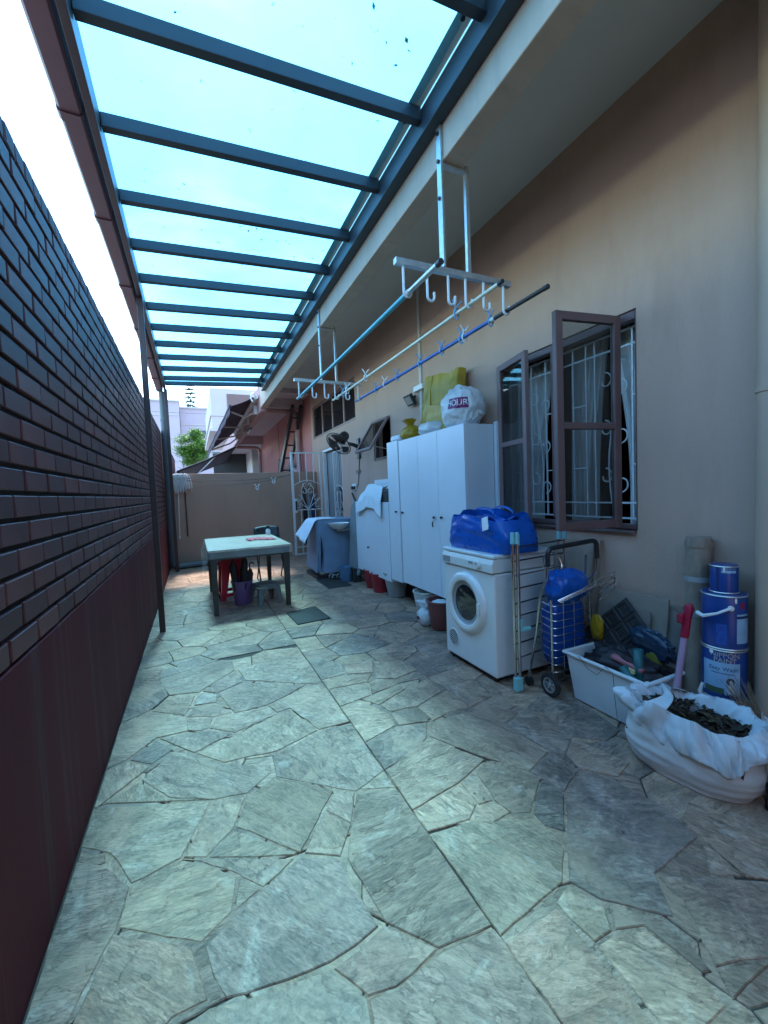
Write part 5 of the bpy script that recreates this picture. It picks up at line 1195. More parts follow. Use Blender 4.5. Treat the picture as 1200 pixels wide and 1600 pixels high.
mb = MB(); mb.sheet(lambda u, v: (1.897-.003*sin(v*pi), 3.50-.05*u, .06+.035*v), 8, 4); mb.build('print_mark', blobm, t, smooth=True)

# ---- ironing board
t = thing('ironing_board', 'grey covered ironing board standing on end left of the low cabinet', 'ironing board', (2.08,5.72,0))
P = []
for k in range(25):
    a = pi*k/24; P.append((0, .15*cos(a)*1.0, 1.02+.16*sin(a)))
P = [(0,.15,.16)]+P+[(0,-.15,.16),(0,-.10,.10),(0,.10,.10)]
mm = Matrix.Translation((2.06,5.69,0)) @ Matrix.Rotation(radians(4),4,'Y') @ Matrix.Rotation(radians(12),4,'Z')
mb = MB(); mb.prism([mm @ Vector(p) for p in P], mm.to_3x3() @ Vector((.045,0,0))); mb.build('board', 'grey_fabric', t, bevel=.012, segs=3)
for s in (-1,1):
    mb = MB(); mb.tube([mm @ Vector((.06,.05*s,1.0)), mm @ Vector((.065,.06*s,.4)), mm @ Vector((.06,.06*s,.0))], .010, 8); mb.build('leg', 'galv', t, smooth=True)
mb = MB(); mb.box(2.04,2.16,5.62,5.78,-.002,.20); tag(mb.build('black_box', 'shade_dark', None, bevel=.006), 'low black box at the foot of the ironing board', 'box')
mb = MB(); mb.bar((2.33,6.02,1.0),(2.24,6.10,1.30), .035,.02); tag(mb.build('dark_stick', 'wood_dark', None, bevel=.004), 'short dark stick leaning above the ironing board', 'stick')

# ---- covered washing machine
t = thing('covered_washer', 'washing machine under a light blue cloth cover with white flap', 'washing machine', (1.95,6.48,0))
wx0,wx1,wy0_,wy1_,wz = 1.68,2.26,6.17,6.77,.90
mb = MB(); mb.box(wx0+.02,wx1-.02,wy0_+.02,wy1_-.02,.06,wz-.01); mb.build('machine', 'enamel', t, bevel=.01)
mb = MB(); mb.box(wx0-.05,wx1+.02,wy0_-.05,wy1_+.03,-.002,.058); mb.build('plinth', 'black_plastic', t, bevel=.006)
def cover(u, v):
    a = 2*pi*u; s = lambda t_, e: math.copysign(abs(t_)**e, t_)
    x, y = s(cos(a), .22)*.30, s(sin(a), .22)*.31
    z = wz-(wz-.11)*v; fl = 1+.07*v+.075*v*abs(sin(a*3.5+1))-.03*v+.04*v*sin(a*13+v*3)
    w = .012*nz3((x*7,y*7,z*4))*v
    return (1.97+x*fl+w, 6.47+y*fl+w, z+.02*sin(a*5)*v)
mb = MB(); mb.sheet(cover, 96, 20, closeu=True); mb.f.append(tuple(range(95,-1,-1))); mb.build('cover', 'cover_blue', t, smooth=True)
def flap(u, v):   # white turned-over corner on the alley side
    y = 6.19+.50*u; L_ = .66*v; x = 2.02-L_; z = wz+.012
    if x < wx0-.01:
        k = wx0-.01-x; x = wx0-.03-k*.62; z = wz+.010-k*.82*(1+.35*(1-u))
    else: z += .004*sin(u*9)
    return (x+.01*sin(u*11)*v, y-.05*v*(1-u), z+.010*nz3((u*4,v*4,9)))
mb = MB(); mb.sheet(flap, 26, 24); mb.build('flap', 'cover_white', t, smooth=True, solid=.003)
mb = MB(); mb.sheet(lambda u, v: (1.70+.035*u*sin(v*pi)-.05*(1-v)*.3, 6.10-.02*v-.003, .14+.55*v), 6, 10); mb.build('painted_slit_shadow', 'umbrella_dark', t)  # dark sheet stands in for the shadow inside the cover's slit
mb = MB(); mb.lathe([(0,0),(.06,.002),(.11,.03),(.15,.075),(.165,.10),(.158,.10),(.14,.075),(.10,.036),(0,.012)], (1.965,6.0,.755), 36); tag(mb.build('wash_bowl', 'porcelain', None, smooth=True), 'white wash bowl between the covered machine and the ironing board', 'bowl')
mb = MB(); mb.bar((1.93,6.0,.742),(XW-.002,6.0,.742), .05,.022); mb.box(XW-.02,XW-.002,5.94,6.06,.62,.80); tag(mb.build('bowl_bracket', 'bucket_grey', None, bevel=.003), 'grey wall bracket carrying the white wash bowl', 'bracket')
# ---- door mat and sandals
t = thing('door_mat', 'dark grey ribbed door mat on the paving below the washing machine', 'mat', (1.77,5.78,0))
mb = MB(); mb.box(1.60,1.95,5.46,6.10,.001,.010); mb.build('mat', 'mat_grey', t, bevel=.003)
for k in range(20):
    mb = MB(); y = 5.49+.031*k; mb.box(1.615,1.935,y,y+.014,.0101,.015); mb.build('rib', 'mat_grey', t)
def sandal(x, y, rz, label):
    t = thing('sandal', label, 'sandal', (x,y,.012), 'sandals on the door mat'); m = Matrix.Translation((x,y,.015)) @ Matrix.Rotation(rz,4,'Z')
    P = [(.045*cos(a)*(1 if sin(a) > 0 else .8), .13*sin(a), 0) for a in [2*pi*k/20 for k in range(20)]]
    mb = MB(); mb.prism([m @ Vector(p) for p in P], (0,0,.022)); mb.build('sole', 'black_plastic', t, bevel=.004)
    for yy in (.06,-.02):
        mb = MB(); mb.tube([m @ p for p in arc((0,yy,.015), .045, 0, pi, 10, (1,0,0), (0,.2,1))], .009, 6); mb.build('strap', 'bucket_grey', t, smooth=True)
sandal(1.86,6.02,.3,'dark sandal on the mat, nearer the machine'); sandal(1.97,5.98,.25,'dark sandal on the mat, nearer the bucket')

# ================================================================ WALL FITTINGS
t = thing('wall_fan', 'black oscillating fan on a bracket beside the transom lights', 'fan', (2.3,6.2,2.05))
mb = MB(); mb.box(XW-.035,XW-.001,6.18,6.28,1.84,2.16); mb.build('wall_plate', 'fan_black', t, bevel=.006)
mb = MB(); mb.tube([(XW-.02,6.22,2.02),(2.33,6.18,2.05),(2.24,6.13,2.06)], [.035,.03,.028], 10); mb.build('arm', 'fan_black', t, smooth=True)
fm = Matrix.Translation((2.04,6.05,2.05)) @ Vector((0,0,1)).rotation_difference(Vector((.66,.30,.69))).to_matrix().to_4x4()
# axis of the fan head: local -z blows down into the yard
mb = MB(); mb.lathe([(.0,.23),(.06,.225),(.075,.19),(.075,.07),(.05,.05),(0,.05)], (0,0,0), 24); mb.xf(fm); mb.build('motor', 'fan_black', t, smooth=True)
mb = MB(); mb.tube([fm @ p for p in arc((0,0,0), .205, 0, 2*pi, 40, (1,0,0), (0,1,0))[:-1]], .008, 6, closed=True); mb.build('guard_ring', 'fan_black', t, smooth=True)
for k in range(28):
    a = 2*pi*k/28; d = Vector((cos(a), sin(a), 0))
    for s in (1,-1):
        mb = MB(); mb.tube([fm @ (d*.035+Vector((0,0,.055*s))), fm @ (d*.13+Vector((0,0,.05*s))), fm @ (d*.19+Vector((0,0,.025*s))), fm @ (d*.205)], .002, 4); mb.build('guard_wire', 'fan_black', t)
mb = MB(); mb.lathe([(0,-.062),(.035,-.06),(.04,-.05),(0,-.045)], (0,0,0), 20); mb.xf(fm); mb.build('hub', 'fan_black', t, smooth=True)
for k in range(3):
    a0 = 2*pi*k/3; mb = MB()
    mb.sheet(lambda u, v: fm @ Vector((cos(a0+1.5*(u-.5)*(.55+.45*v))*(.03+.155*v), sin(a0+1.5*(u-.5)*(.55+.45*v))*(.03+.155*v), .022*(u-.5)*2*(1-.4*v))), 10, 6); mb.build('blade', 'fan_black', t, smooth=True, solid=.002)
t = thing('fan_cable', 'black fan cable tied in a bow running down to the socket', 'cable', (2.44,6.3,1.4))
mb = MB(); mb.tube([(XW-.008,6.24,1.84),(XW-.010,6.26,1.70),(XW-.012,6.28,1.60),(XW-.01,6.32,1.45),(XW-.02,6.38,1.38)], .006, 6); mb.build('lead', 'wire', t, smooth=True)
for s in (-1,1):
    mb = MB(); mb.tube(arc((XW-.02,6.27+s*.06,1.63), .05, 0, 2*pi, 16, (0,1,0), (0,.3*s,.5))[:-1], .005, 6, closed=True); mb.build('bow_loop', 'wire', t, smooth=True)
t = thing('power_socket', 'white double power socket on the wall with two plugs', 'socket', (2.44,6.5,1.4))
mb = MB(); mb.box(XW-.02,XW-.001,6.42,6.60,1.345,1.445); mb.build('plate', 'socket', t, bevel=.004)
for y in (6.46,6.55):
    mb = MB(); mb.box(XW-.055,XW-.021,y-.022,y+.022,1.355,1.405); mb.build('plug', 'black_plastic', t, bevel=.004)
    mb = MB(); mb.tube([(XW-.04,y,1.356),(XW-.04,y+.01,1.2),(XW-.03,y-.03,.9)], .007, 6); mb.build('lead', 'bucket_grey', t, smooth=True)
t = thing('flood_light', 'small black flood light on the wall beside the yellow box', 'lamp', (2.4,4.34,2.37))
fm = Matrix.Translation((2.375,4.36,2.365)) @ Matrix.Rotation(radians(-32),4,'Y')
mb = MB(); mb.box(-.018,.02,-.085,.085,-.065,.065); mb.xf(fm); mb.build('housing', 'black_plastic', t, bevel=.005)
mb = MB(); mb.box(-.0205,-.0185,-.065,.065,-.046,.046); mb.xf(fm); mb.build('lens', 'can_rim', t)
mb = MB(); mb.bar((2.39,4.36,2.37),(XW-.001,4.36,2.42), .03,.02); mb.build('bracket', 'black_plastic', t)
t = thing('conduit', 'thin pale conduit running up the wall behind the yellow box', 'conduit', (2.44,4.19,2.5))
mb = MB(); mb.box(XW-.022,XW-.001,4.18,4.225,1.0,3.598); mb.build('trunking', 'soffit', t, bevel=.003)
mb = MB(); mb.box(XW-.06,XW-.001,4.10,4.30,2.44,2.50); mb.build('junction_box', 'socket', t, bevel=.006)

# ================================================================ IRON GATE (standing open) AND THINGS BEHIND IT
t = thing('iron_gate', 'white wrought iron gate with scrolls standing open near the end wall', 'gate', (2.15,8.5,0))
GYp, gx0, gx1, gz0, gz1 = 8.50, 1.845, 2.44, .06, 2.165
AX = (1,0,0)
def gb(a, b, w=.014, nm='bar'): mb = MB(); mb.bar((a[0],GYp,a[1]), (b[0],GYp,b[1]), w, w, up=(0,1,0)); return mb.build(nm, 'iron_white', t)
gb((gx0,gz0),(gx0,gz1), .042, 'stile'); gb((gx1,gz0),(gx1,gz1), .034, 'stile')
gb((gx0+.021,gz1-.014),(gx1-.017,gz1-.014), .028, 'rail'); gb((gx0+.021,gz0+.014),(gx1-.017,gz0+.014), .028, 'rail'); gb((gx0+.021,.22),(gx1-.017,.22), .02, 'rail'); gb((gx0+.021,.985),(gx1-.017,.985), .022, 'rail')
for k in (1,2,3):
    x = gx0+(gx1-gx0)*k/4; gb((x,1.55),(x,gz1-.028)); gb((x,gz0+.028),(x,.975))
mb = MB(); mb.tube([(gx0+.02+(gx1-gx0-.04)*u, GYp, 1.49+.10*sin(pi*u)) for u in [k/14 for k in range(15)]], .009, 6); mb.build('arched_rail', 'iron_white', t, smooth=True)
xm = (gx0+gx1)/2
for s in (-1,1):
    for (c, r, a0, da) in (((xm+s*.065,GYp,1.36), .065, pi/2, 1.7), ((xm+s*.05,GYp,1.50), .045, -pi/2, 1.6), ((xm+s*.19,GYp,1.22), .075, pi/2, 1.5), ((xm+s*.20,GYp,1.06), .05, pi/2, 1.5)):
        mb = MB(); mb.tube(spiral(c, r, .018, a0, a0+s*da*pi, 18, AX, AZ), .0075, 6); mb.build('scroll', 'iron_white', t, smooth=True)
    for P in ([(xm,1.0),(xm+s*.07,1.12),(xm+s*.125,1.28),(xm+s*.13,1.42),(xm+s*.07,1.5)], [(xm,1.0),(xm+s*.10,1.08),(xm+s*.20,1.16),(xm+s*.265,1.22)]):
        mb = MB(); mb.tube([(p[0],GYp,p[1]) for p in P], .0075, 6); mb.build('scroll', 'iron_white', t, smooth=True)
mb = MB(); mb.box(gx0+.022,gx0+.075,GYp-.03,GYp+.02,.93,1.22); mb.build('lock_box', 'iron_white', t, bevel=.006)
mb = MB(); mb.box(gx0+.03,gx0+.068,GYp-.034,GYp-.0305,.98,1.17); mb.build('lock_plate', 'print_dark', t)
for k, (x, h, mat_, lab) in enumerate(((2.12,1.42,'umbrella_dark','black folded umbrella hanging behind the iron gate'),(2.22,1.36,'grey_fabric','grey folded umbrella behind the iron gate, left of the door'),(2.30,1.30,'can_navy','navy folded umbrella behind the iron gate nearest the house wall'))):
    tt = thing('folded_umbrella', lab, 'umbrella', (x,8.72,0), 'umbrellas behind the gate')
    mb = MB(); mb.tube([(x,8.73,h),(x+.005,8.73,h-.15),(x+.01,8.72,h-.6),(x+.0,8.70,.25)], [.018,.035,.045,.010], 10); mb.build('canopy', mat_, tt, smooth=True)
    mb = MB(); mb.tube([(x,8.70,.27),(x,8.70,.12)], .006, 6); mb.build('tip', 'chrome', tt)
    mb = MB(); mb.tube([(x,8.73,h-.02),(x,8.73,h+.07)]+arc((x+.03,8.73,h+.07), .03, pi, 0, 8, AX, AZ), .010, 8); mb.build('handle', 'wood_dark', tt, smooth=True)

# ================================================================ END WALL: MOPS, LINES
t = thing('string_mop', 'white string mop hung head up on the end wall', 'mop', (-.25,8.8,1.2))
r_ = random.Random(9)
mb = MB()
for k in range(110):
    a = r_.uniform(0, pi*2); x0 = -.22+r_.uniform(-.09,.09); l = r_.uniform(.12,.34); sp = r_.uniform(-.12,.12)
    mb.tube([(x0,8.79,1.76+r_.uniform(-.02,.03)),(x0+sp*.5,8.76+r_.uniform(-.03,.02),1.775),(x0+sp*.9,8.74+r_.uniform(-.03,.03),1.72),(x0+sp*1.1,8.75+r_.uniform(-.03,.03),1.75-l*.6),(x0+sp*1.15,8.76+r_.uniform(-.02,.04),1.75-l)], .006, 4)
o = mb.build('strands', 'mop_white', t, smooth=True); o['kind'] = 'stuff'
mb = MB(); mb.cyl((-.255,8.79,1.70),(-.29,8.815,.60), .011, n=8); mb.build('handle', 'awning_arm', t, smooth=True)
mb = MB(); mb.cyl((-.29,8.815,.60),(-.292,8.816,.55), .014,.010, n=8); mb.build('end_cap', 'white_tag', t, smooth=True)
mb = MB(); mb.cyl((-.15,8.81,1.72),(-.145,8.83,.585), .012, n=8); tag(mb.build('broom_handle', 'wood_dark', None, smooth=True), 'dark broom handle hanging beside the white mop', 'handle')
for k, (sag, z0, z1, lab) in enumerate(((.10,1.70,1.72,'upper sagging clothes line strung along the end wall'),(.19,1.66,1.74,'lower sagging clothes line strung along the end wall'))):
    mb = MB(); mb.tube([(-.1+1.99*u, 8.70-.02*k, z0+(z1-z0)*u-sag*4*u*(1-u)*.75) for u in [j/24 for j in range(25)]], .0045, 5); tag(mb.build('clothes_line', 'wire', None, smooth=True), lab, 'line', 'clothes lines on the end wall')
def mini_peg(x, z, lab):
    t = thing('clothes_peg', lab, 'peg', (x,8.69,z), 'pegs on the end wall lines')
    for s in (-1,1):
        mb = MB(); mb.tube([(x+s*.05,8.69,z+.05),(x+s*.012,8.69,z+.0),(x+s*.03,8.69,z-.03),(x+s*.006,8.69,z-.07)], .010, 6); mb.build('jaw', 'peg_white', t, smooth=True)
mini_peg(1.17,1.50,'white peg on the lower clothes line above the table'); mini_peg(1.50,1.62,'white peg on the upper clothes line near the gate')

# ================================================================ TABLE GROUP
t = thing('work_table', 'old dark wooden table with pale top in the middle of the yard', 'table', (.55,5.6,0))
tx0,tx1,ty0,ty1,tz = .10,1.01,4.90,6.36,.735
mb = MB(); mb.box(tx0,tx1,ty0,ty1,tz-.025,tz); mb.build('top', 'table_top', t, bevel=.004)
mb = MB(); mb.box(tx0+.05,tx1-.05,ty0+.04,ty0+.06,tz-.12,tz-.026); mb.box(tx0+.05,tx1-.05,ty1-.06,ty1-.04,tz-.12,tz-.026); mb.box(tx0+.04,tx0+.06,ty0+.061,ty1-.061,tz-.12,tz-.026); mb.box(tx1-.06,tx1-.04,ty0+.061,ty1-.061,tz-.12,tz-.026); mb.build('apron', 'table_wood', t, bevel=.002)
for (x, y) in ((tx0+.055,ty0+.055),(tx1-.055,ty0+.055),(tx0+.055,ty1-.055),(tx1-.055,ty1-.055)):
    mb = MB(); a, b = .036, .024; mb.add([(x+sx*b,y+sy*b,-.003) for sx,sy in ((-1,-1),(1,-1),(1,1),(-1,1))]+[(x+sx*a,y+sy*a,tz-.027) for sx,sy in ((-1,-1),(1,-1),(1,1),(-1,1))], [(3,2,1,0),(4,5,6,7),(0,1,5,4),(1,2,6,5),(2,3,7,6),(3,0,4,7)]); mb.build('leg', 'table_wood', t, bevel=.003)
def cloth(u, v):
    ox, oy = .17, .10; X = tx0-ox+(tx1-tx0+2*ox)*u; Y = ty0-oy+(ty1-ty0+2*oy)*v; z = tz+.005+.002*nz3((X*8,Y*8,1))
    x, y = X, Y; d = 0
    if X < tx0-.004: d = tx0-.004-X; x = tx0-.008-d*.22-.02*sin(Y*13)*d*6
    if X > tx1+.004: d = X-tx1-.004; x = tx1+.008+d*.25+.02*sin(Y*11+1)*d*6
    e = 0
    if Y < ty0-.004: e = ty0-.004-Y; y = ty0-.008-e*.15-.015*sin(X*17)*e*6
    if Y > ty1+.004: e = Y-ty1-.004; y = ty1+.008+e*.15
    return (x, y, z-(d+e)*1.0*(1+.5*min(d,e)*4)-.0)
mb = MB(); mb.sheet(cloth, 60, 70); tag(mb.build('table_cover', 'clear_film', None, smooth=True), 'clear plastic film draped over the work table', 'table cover')
mb = MB()
for k in range(6): mb.add([(.60+.05*k,5.98-.02*k+.004,tz+.0095),(.66+.05*k,5.92-.02*k,tz+.0095),(.69+.05*k,6.02-.01*k,tz+.0095),(.62+.05*k,6.06,tz+.0095)], [(0,1,2,3)])
mb = MB(); mb.sheet(lambda u, v: (.60+.34*u, 5.55+.30*v+.06*sin(u*5), tz+.010+.004*sin(u*30)+.004*nz3((u*9,v*9,3))), 24, 10); tag(mb.build('red_packet', 'red_print', None, smooth=True, solid=.002), 'crumpled red printed wrapper lying on the table', 'wrapper')
def stool(name, label, cx, cy, w0, w1, h, mat, open_=True, rz=0):
    t = thing(name, label, 'stool', (cx,cy,0)); m = Matrix.Translation((cx,cy,0)) @ Matrix.Rotation(rz,4,'Z')
    mb = MB(); P = [(w1*cos(a)*(1/max(abs(cos(a)),abs(sin(a))))**.75, w1*sin(a)*(1/max(abs(cos(a)),abs(sin(a))))**.75) for a in [2*pi*k/32 for k in range(32)]]
    mb.prism([m @ Vector((p[0],p[1],h-.03)) for p in P], (0,0,.03)); mb.build('seat', mat, t, bevel=.008, segs=3)
    L_ = .075 if open_ else .05
    for sx in (-1,1):
        for sy in (-1,1):
            q = []
            for (w, z, l) in ((w0,-.002,L_*.75),(w1*.99,h-.031,L_*1.5)):
                q += [m @ Vector((sx*w,sy*w,z)), m @ Vector((sx*(w-l),sy*w,z)), m @ Vector((sx*(w-.012),sy*(w-.012),z)), m @ Vector((sx*w,sy*(w-l),z))]
            mb = MB(); mb.add(q, [(0,1,2,3),(7,6,5,4),(0,4,5,1),(1,5,6,2),(2,6,7,3),(3,7,4,0)]); mb.build('leg', mat, t, bevel=.003)
    for k in range(4):
        R = Matrix.Rotation(pi/2*k,4,'Z'); zt = h-.031; wd = w1*.985
        mb = MB(); mb.prism([m @ R @ Vector(p) for p in ((-wd*.8,-wd,zt),(wd*.8,-wd,zt),(wd*.8,-wd-.004,zt-h*.17),(wd*.5,-wd-.003,zt-h*.1),(-wd*.5,-wd-.003,zt-h*.1),(-wd*.8,-wd-.004,zt-h*.17))], m.to_3x3() @ R.to_3x3() @ Vector((0,.005,0))); mb.build('skirt', mat, t)
        if open_:
            zb = h*.13; wb = w0*.96; mb = MB(); mb.bar(m @ R @ Vector((-wb*.9,-wb,zb)), m @ R @ Vector((wb*.9,-wb,zb)), .006, .04); mb.build('stretcher', mat, t)
stool('plastic_stool', 'tall red plastic stool under the table', .40, 5.78, .175, .14, .51, 'stool_red', True, .1)
stool('step_stool', 'low grey-green plastic step stool under the table', .735, 5.22, .15, .135, .245, 'stool_grey', False, .25)
t = bucket('bucket', 'purple bucket holding dark folded umbrellas under the table', 'bucket', (.475,5.34), .095, .125, .29, 'bucket_purple')
mb = MB(); mb.sheet(lambda u, v: (.475+(.104+.025*v*.35)*cos(-1.75+.85*u), 5.34+(.104+.025*v*.35)*sin(-1.75+.85*u), .10+.085*v), 10, 3); mb.build('label_print', 'umbrella_dark', t, smooth=True)
labs = ['dark folded umbrella leaning left in the purple bucket', 'dark folded umbrella upright in the purple bucket', 'dark folded umbrella leaning back in the purple bucket', 'dark folded umbrella leaning right out of the purple bucket', 'tallest dark folded umbrella in the purple bucket']
for k in range(5):
    a = 2*pi*k/5; bx, by_ = .475+.05*cos(a), 5.34+.05*sin(a); tx_, ty_ = .475+(.10+.03*(k == 3))*cos(a), 5.34+.12*sin(a); h = .42+.04*k
    tt = thing('folded_umbrella', labs[k], 'umbrella', (bx,by_,.02), 'umbrellas in the purple bucket')
    mb = MB(); mb.tube([(bx,by_,.02),((bx+tx_)/2,(by_+ty_)/2,.2),(tx_,ty_,h-.06),(tx_*1.01,ty_,h)], [.012,.035,.04,.015], 8); mb.build('canopy', 'umbrella_dark', tt, smooth=True)
    mb = MB(); mb.tube([(tx_,ty_,h-.01),(tx_,ty_,h+.05)]+arc((tx_+.025,ty_,h+.05), .025, pi, 0, 6, AX, AZ), .009, 6); mb.build('handle', 'black_plastic', tt, smooth=True)
# folding chair beyond the table
t = thing('folding_chair', 'black folding chair standing behind the table', 'chair', (1.0,6.62,0))
for x in (.83,1.20):
    mb = MB(); mb.tube([(x,6.30,0),(x,6.62,.43),(x,6.78,.80)], .012, 8); mb.build('frame', 'black_plastic', t, smooth=True)
    mb = MB(); mb.tube([(x+.015,6.82,0),(x+.015,6.40,.43)], .011, 8); mb.build('frame', 'black_plastic', t, smooth=True)
mb = MB(); mb.box(.83,1.20,6.36,6.72,.43,.455); mb.build('seat', 'black_plastic', t, bevel=.008)
mb = MB(); mb.sheet(lambda u, v: (.83+.37*u, 6.72+.05*v+.03*sin(pi*u), .64+.17*v+.02*sin(pi*u)), 12, 5); mb.build('backrest', 'black_plastic', t, smooth=True, solid=.015)
t = thing('pedestal_bottle', 'white bottle with a black cap at the far corner of the table', 'bottle', (.97,6.27,tz+.012))
mb = MB(); mb.lathe([(.032,0),(.034,.01),(.034,.05),(.02,.075),(.014,.08)], (.965,6.28,tz+.011), 18); mb.build('body', 'white_tag', t, smooth=True)
mb = MB(); mb.lathe([(.02,.081),(.024,.09),(.02,.125),(.008,.13)], (.965,6.28,tz+.011), 14); mb.build('cap', 'black_plastic', t, smooth=True)
# drain cover
t = thing('drain_cover', 'dark square drain cover set in the paving in front of the table', 'drain cover', (1.04,4.4,0))
mb = MB(); mb.add([(.875,4.13,.004),(1.225,4.16,.004),(1.20,4.68,.004),(.86,4.60,.004)], [(0,1,2,3)]); q = mb.v[:]; mb = MB(); mb.prism([(p[0],p[1],-.01) for p in q], (0,0,.018)); mb.build('plate', 'drain', t, bevel=.003)
mb = MB(); mb.tube([(p[0],p[1],.0085) for p in q], .004, 6, closed=True); mb.build('rim', 'drain', t)

# ================================================================ NEIGHBOURING HOUSE AND BEYOND
t = thing('neighbour_house', 'pink neighbouring house beyond the end wall with matching eaves', 'house', (2.5,13,0))
mb = MB(); mb.box(XW,XW+.15,9.104,16.4,-.03,3.5); mb.build('wall', 'pink_wall', t)
mb = MB(); mb.box(1.514,6,9.104,23,3.50,3.62); mb.build('soffit', 'pink_soffit', t)
mb = MB(); mb.box(1.38,1.512,9.104,23,3.08,3.63); mb.build('eave_beam', 'pink_beam', t, bevel=.006)
mb = MB(); mb.box(1.514,XW-.002,9.72,9.86,3.30,3.498); mb.build('cross_beam', 'pink_soffit', t, bevel=.005)
mb = MB(); mb.box(1.514,XW-.002,16.0,16.2,3.2,3.498); mb.build('cross_beam', 'pink_soffit', t, bevel=.005)
mb = MB(); mb.tube([(1.54,9.98,3.30),(2.2,9.98,3.27)]+arc((2.2,9.98,3.12), .15, pi/2, 0, 8, AX, AZ)+[(2.35,9.98,0)], .065, 12); mb.build('rain_pipe', 'pink_beam', t, smooth=True)
mb = MB(); mb.tube([(1.54,16.25,3.12),(2.2,16.25,3.10)]+arc((2.2,16.25,2.95), .15, pi/2, 0, 8, AX, AZ)+[(2.35,16.25,0)], .06, 12); mb.build('rain_pipe', 'pink_beam', t, smooth=True)
mb = MB(); mb.box(3.3,3.45,16.4,23,-.03,3.5); mb.box(XW+.151,3.299,16.4,16.55,-.03,3.5); mb.box(1.0,3.299,22.8,23,-.03,3.499); mb.build('recess_wall', 'shade_dark', t)  # near-black colour stands in for the shade inside the recess
mb = MB(); mb.box(XW-.012,XW-.001,12.9,12.93,0,3.5); mb.build('wall_joint', 'pink_beam', t)
mb = MB(); rect_frame(mb, XW-.03, XW-.001, 10.5, 11.9, 1.2, 2.1, .06); nw = mb.build('window', 'frame_brown', t)
mb = MB(); mb.box(XW-.02,XW-.012,10.56,11.84,1.26,2.04); mb.build('pane', 'glass_dark', nw)
mb = MB(); mb.prism([(1.40,9.104,3.632),(6.3,9.104,3.632),(6.3,9.104,4.5),(1.40,9.104,3.66)], (0,13.8,0)); mb.build('roof_slab', 'pink_beam', t)
for x, y in ((5.9,9.2),):
    mb = MB(); mb.box(5.85,6.0,9.104,23,-.03,3.49); mb.build('rear_wall', 'pink_wall', t)
# awning
t = thing('awning', 'dark purple retractable awning on the neighbouring eave', 'awning', (1.0,11,3))
def aw(u, v):
    y = 9.25+5.2*u; x0, z0 = 1.36, 3.46-.02*u; x1, z1 = .80-.30*u, 3.19-.42*u
    return (x0+(x1-x0)*v, y, z0+(z1-z0)*v-.05*sin(v*pi)*.6+.012*sin(u*26)*v)
mb = MB(); mb.sheet(aw, 40, 10); mb.build('fabric', 'awning', t, smooth=True, solid=.004)
mb = MB(); mb.tube([aw(u/12, 1.0) for u in range(13)], .03, 8); mb.build('front_bar', 'awning', t, smooth=True)
mb = MB(); mb.sheet(lambda u, v: (aw(u,1)[0]-.01+.01*sin(u*40)*v, aw(u,1)[1], aw(u,1)[2]-.14*v-.02*abs(sin(u*30))*v), 50, 4); mb.build('valance', 'awning', t, smooth=True, solid=.003)
mb = MB(); mb.cyl((1.32,9.2,3.40),(1.32,14.5,3.38), .045, n=12); mb.build('roller', 'awning_arm', t, smooth=True)
for u in (.06,.32,.60,.9):
    a = aw(u,.02); b = aw(min(1,u+.02),.97); y = a[1]
    mb = MB(); mb.tube([(1.37,y,3.16),(1.15,y+.35,3.10-.1*u),(b[0]+.04,y+.05,b[2]-.03)], .022, 8); mb.build('arm', 'awning_arm', t, smooth=True)
    mb = MB(); mb.box(1.30,1.378,y-.05,y+.05,3.10,3.28); mb.build('bracket', 'awning_arm', t, bevel=.006)
mb = MB(); mb.tube([(1.30,9.18,3.40),(1.26,9.14,3.46),(1.22,9.14,3.44),(1.20,9.14,3.36),(1.24,9.14,3.28)], .016, 8); mb.build('crank', 'white_tag', t, smooth=True)
t = thing('far_awning', 'second dark awning sloping low over the next yard', 'awning', (.5,16,2.2))
def aw2(u, v):
    y = 14.6+4.5*u; return (1.36-(1.36+.42+.2*u)*v, y, 2.95-.12*u-(.78-.05*u)*v-.03*sin(v*pi))
mb = MB(); mb.sheet(aw2, 20, 8); mb.build('fabric', 'awning', t, smooth=True, solid=.004)
for u in (0,1):
    mb = MB(); mb.tube([aw2(u,0), aw2(u,.5), aw2(u,1)], .03, 8); mb.build('rafter', 'shade_dark', t, smooth=True)
mb = MB(); mb.tube([aw2(k/8,1) for k in range(9)], .03, 8); mb.build('front_bar', 'shade_dark', t, smooth=True)
mb = MB(); mb.tube([aw2(0,.35),(aw2(0,.75)[0],14.6,1.95)], .018, 6); mb.build('strut', 'awning_arm', t, smooth=True)
t = thing('eave_light', 'oval grey bulkhead light on the neighbouring soffit beam', 'lamp', (1.45,11.6,3.05))
mb = MB()
mb.prism([(1.446+.06*cos(a), 11.7+.42*sin(a), 3.079) for a in [2*pi*k/24 for k in range(24)]], (0,0,-.035)); mb.build('base', 'pvc_grey', t, bevel=.006)
mb = MB(); mb.cyl((1.446,11.4,3.03),(1.446,12.0,3.03), .02, n=12); mb.build('tube', 'awning_arm', t, smooth=True)
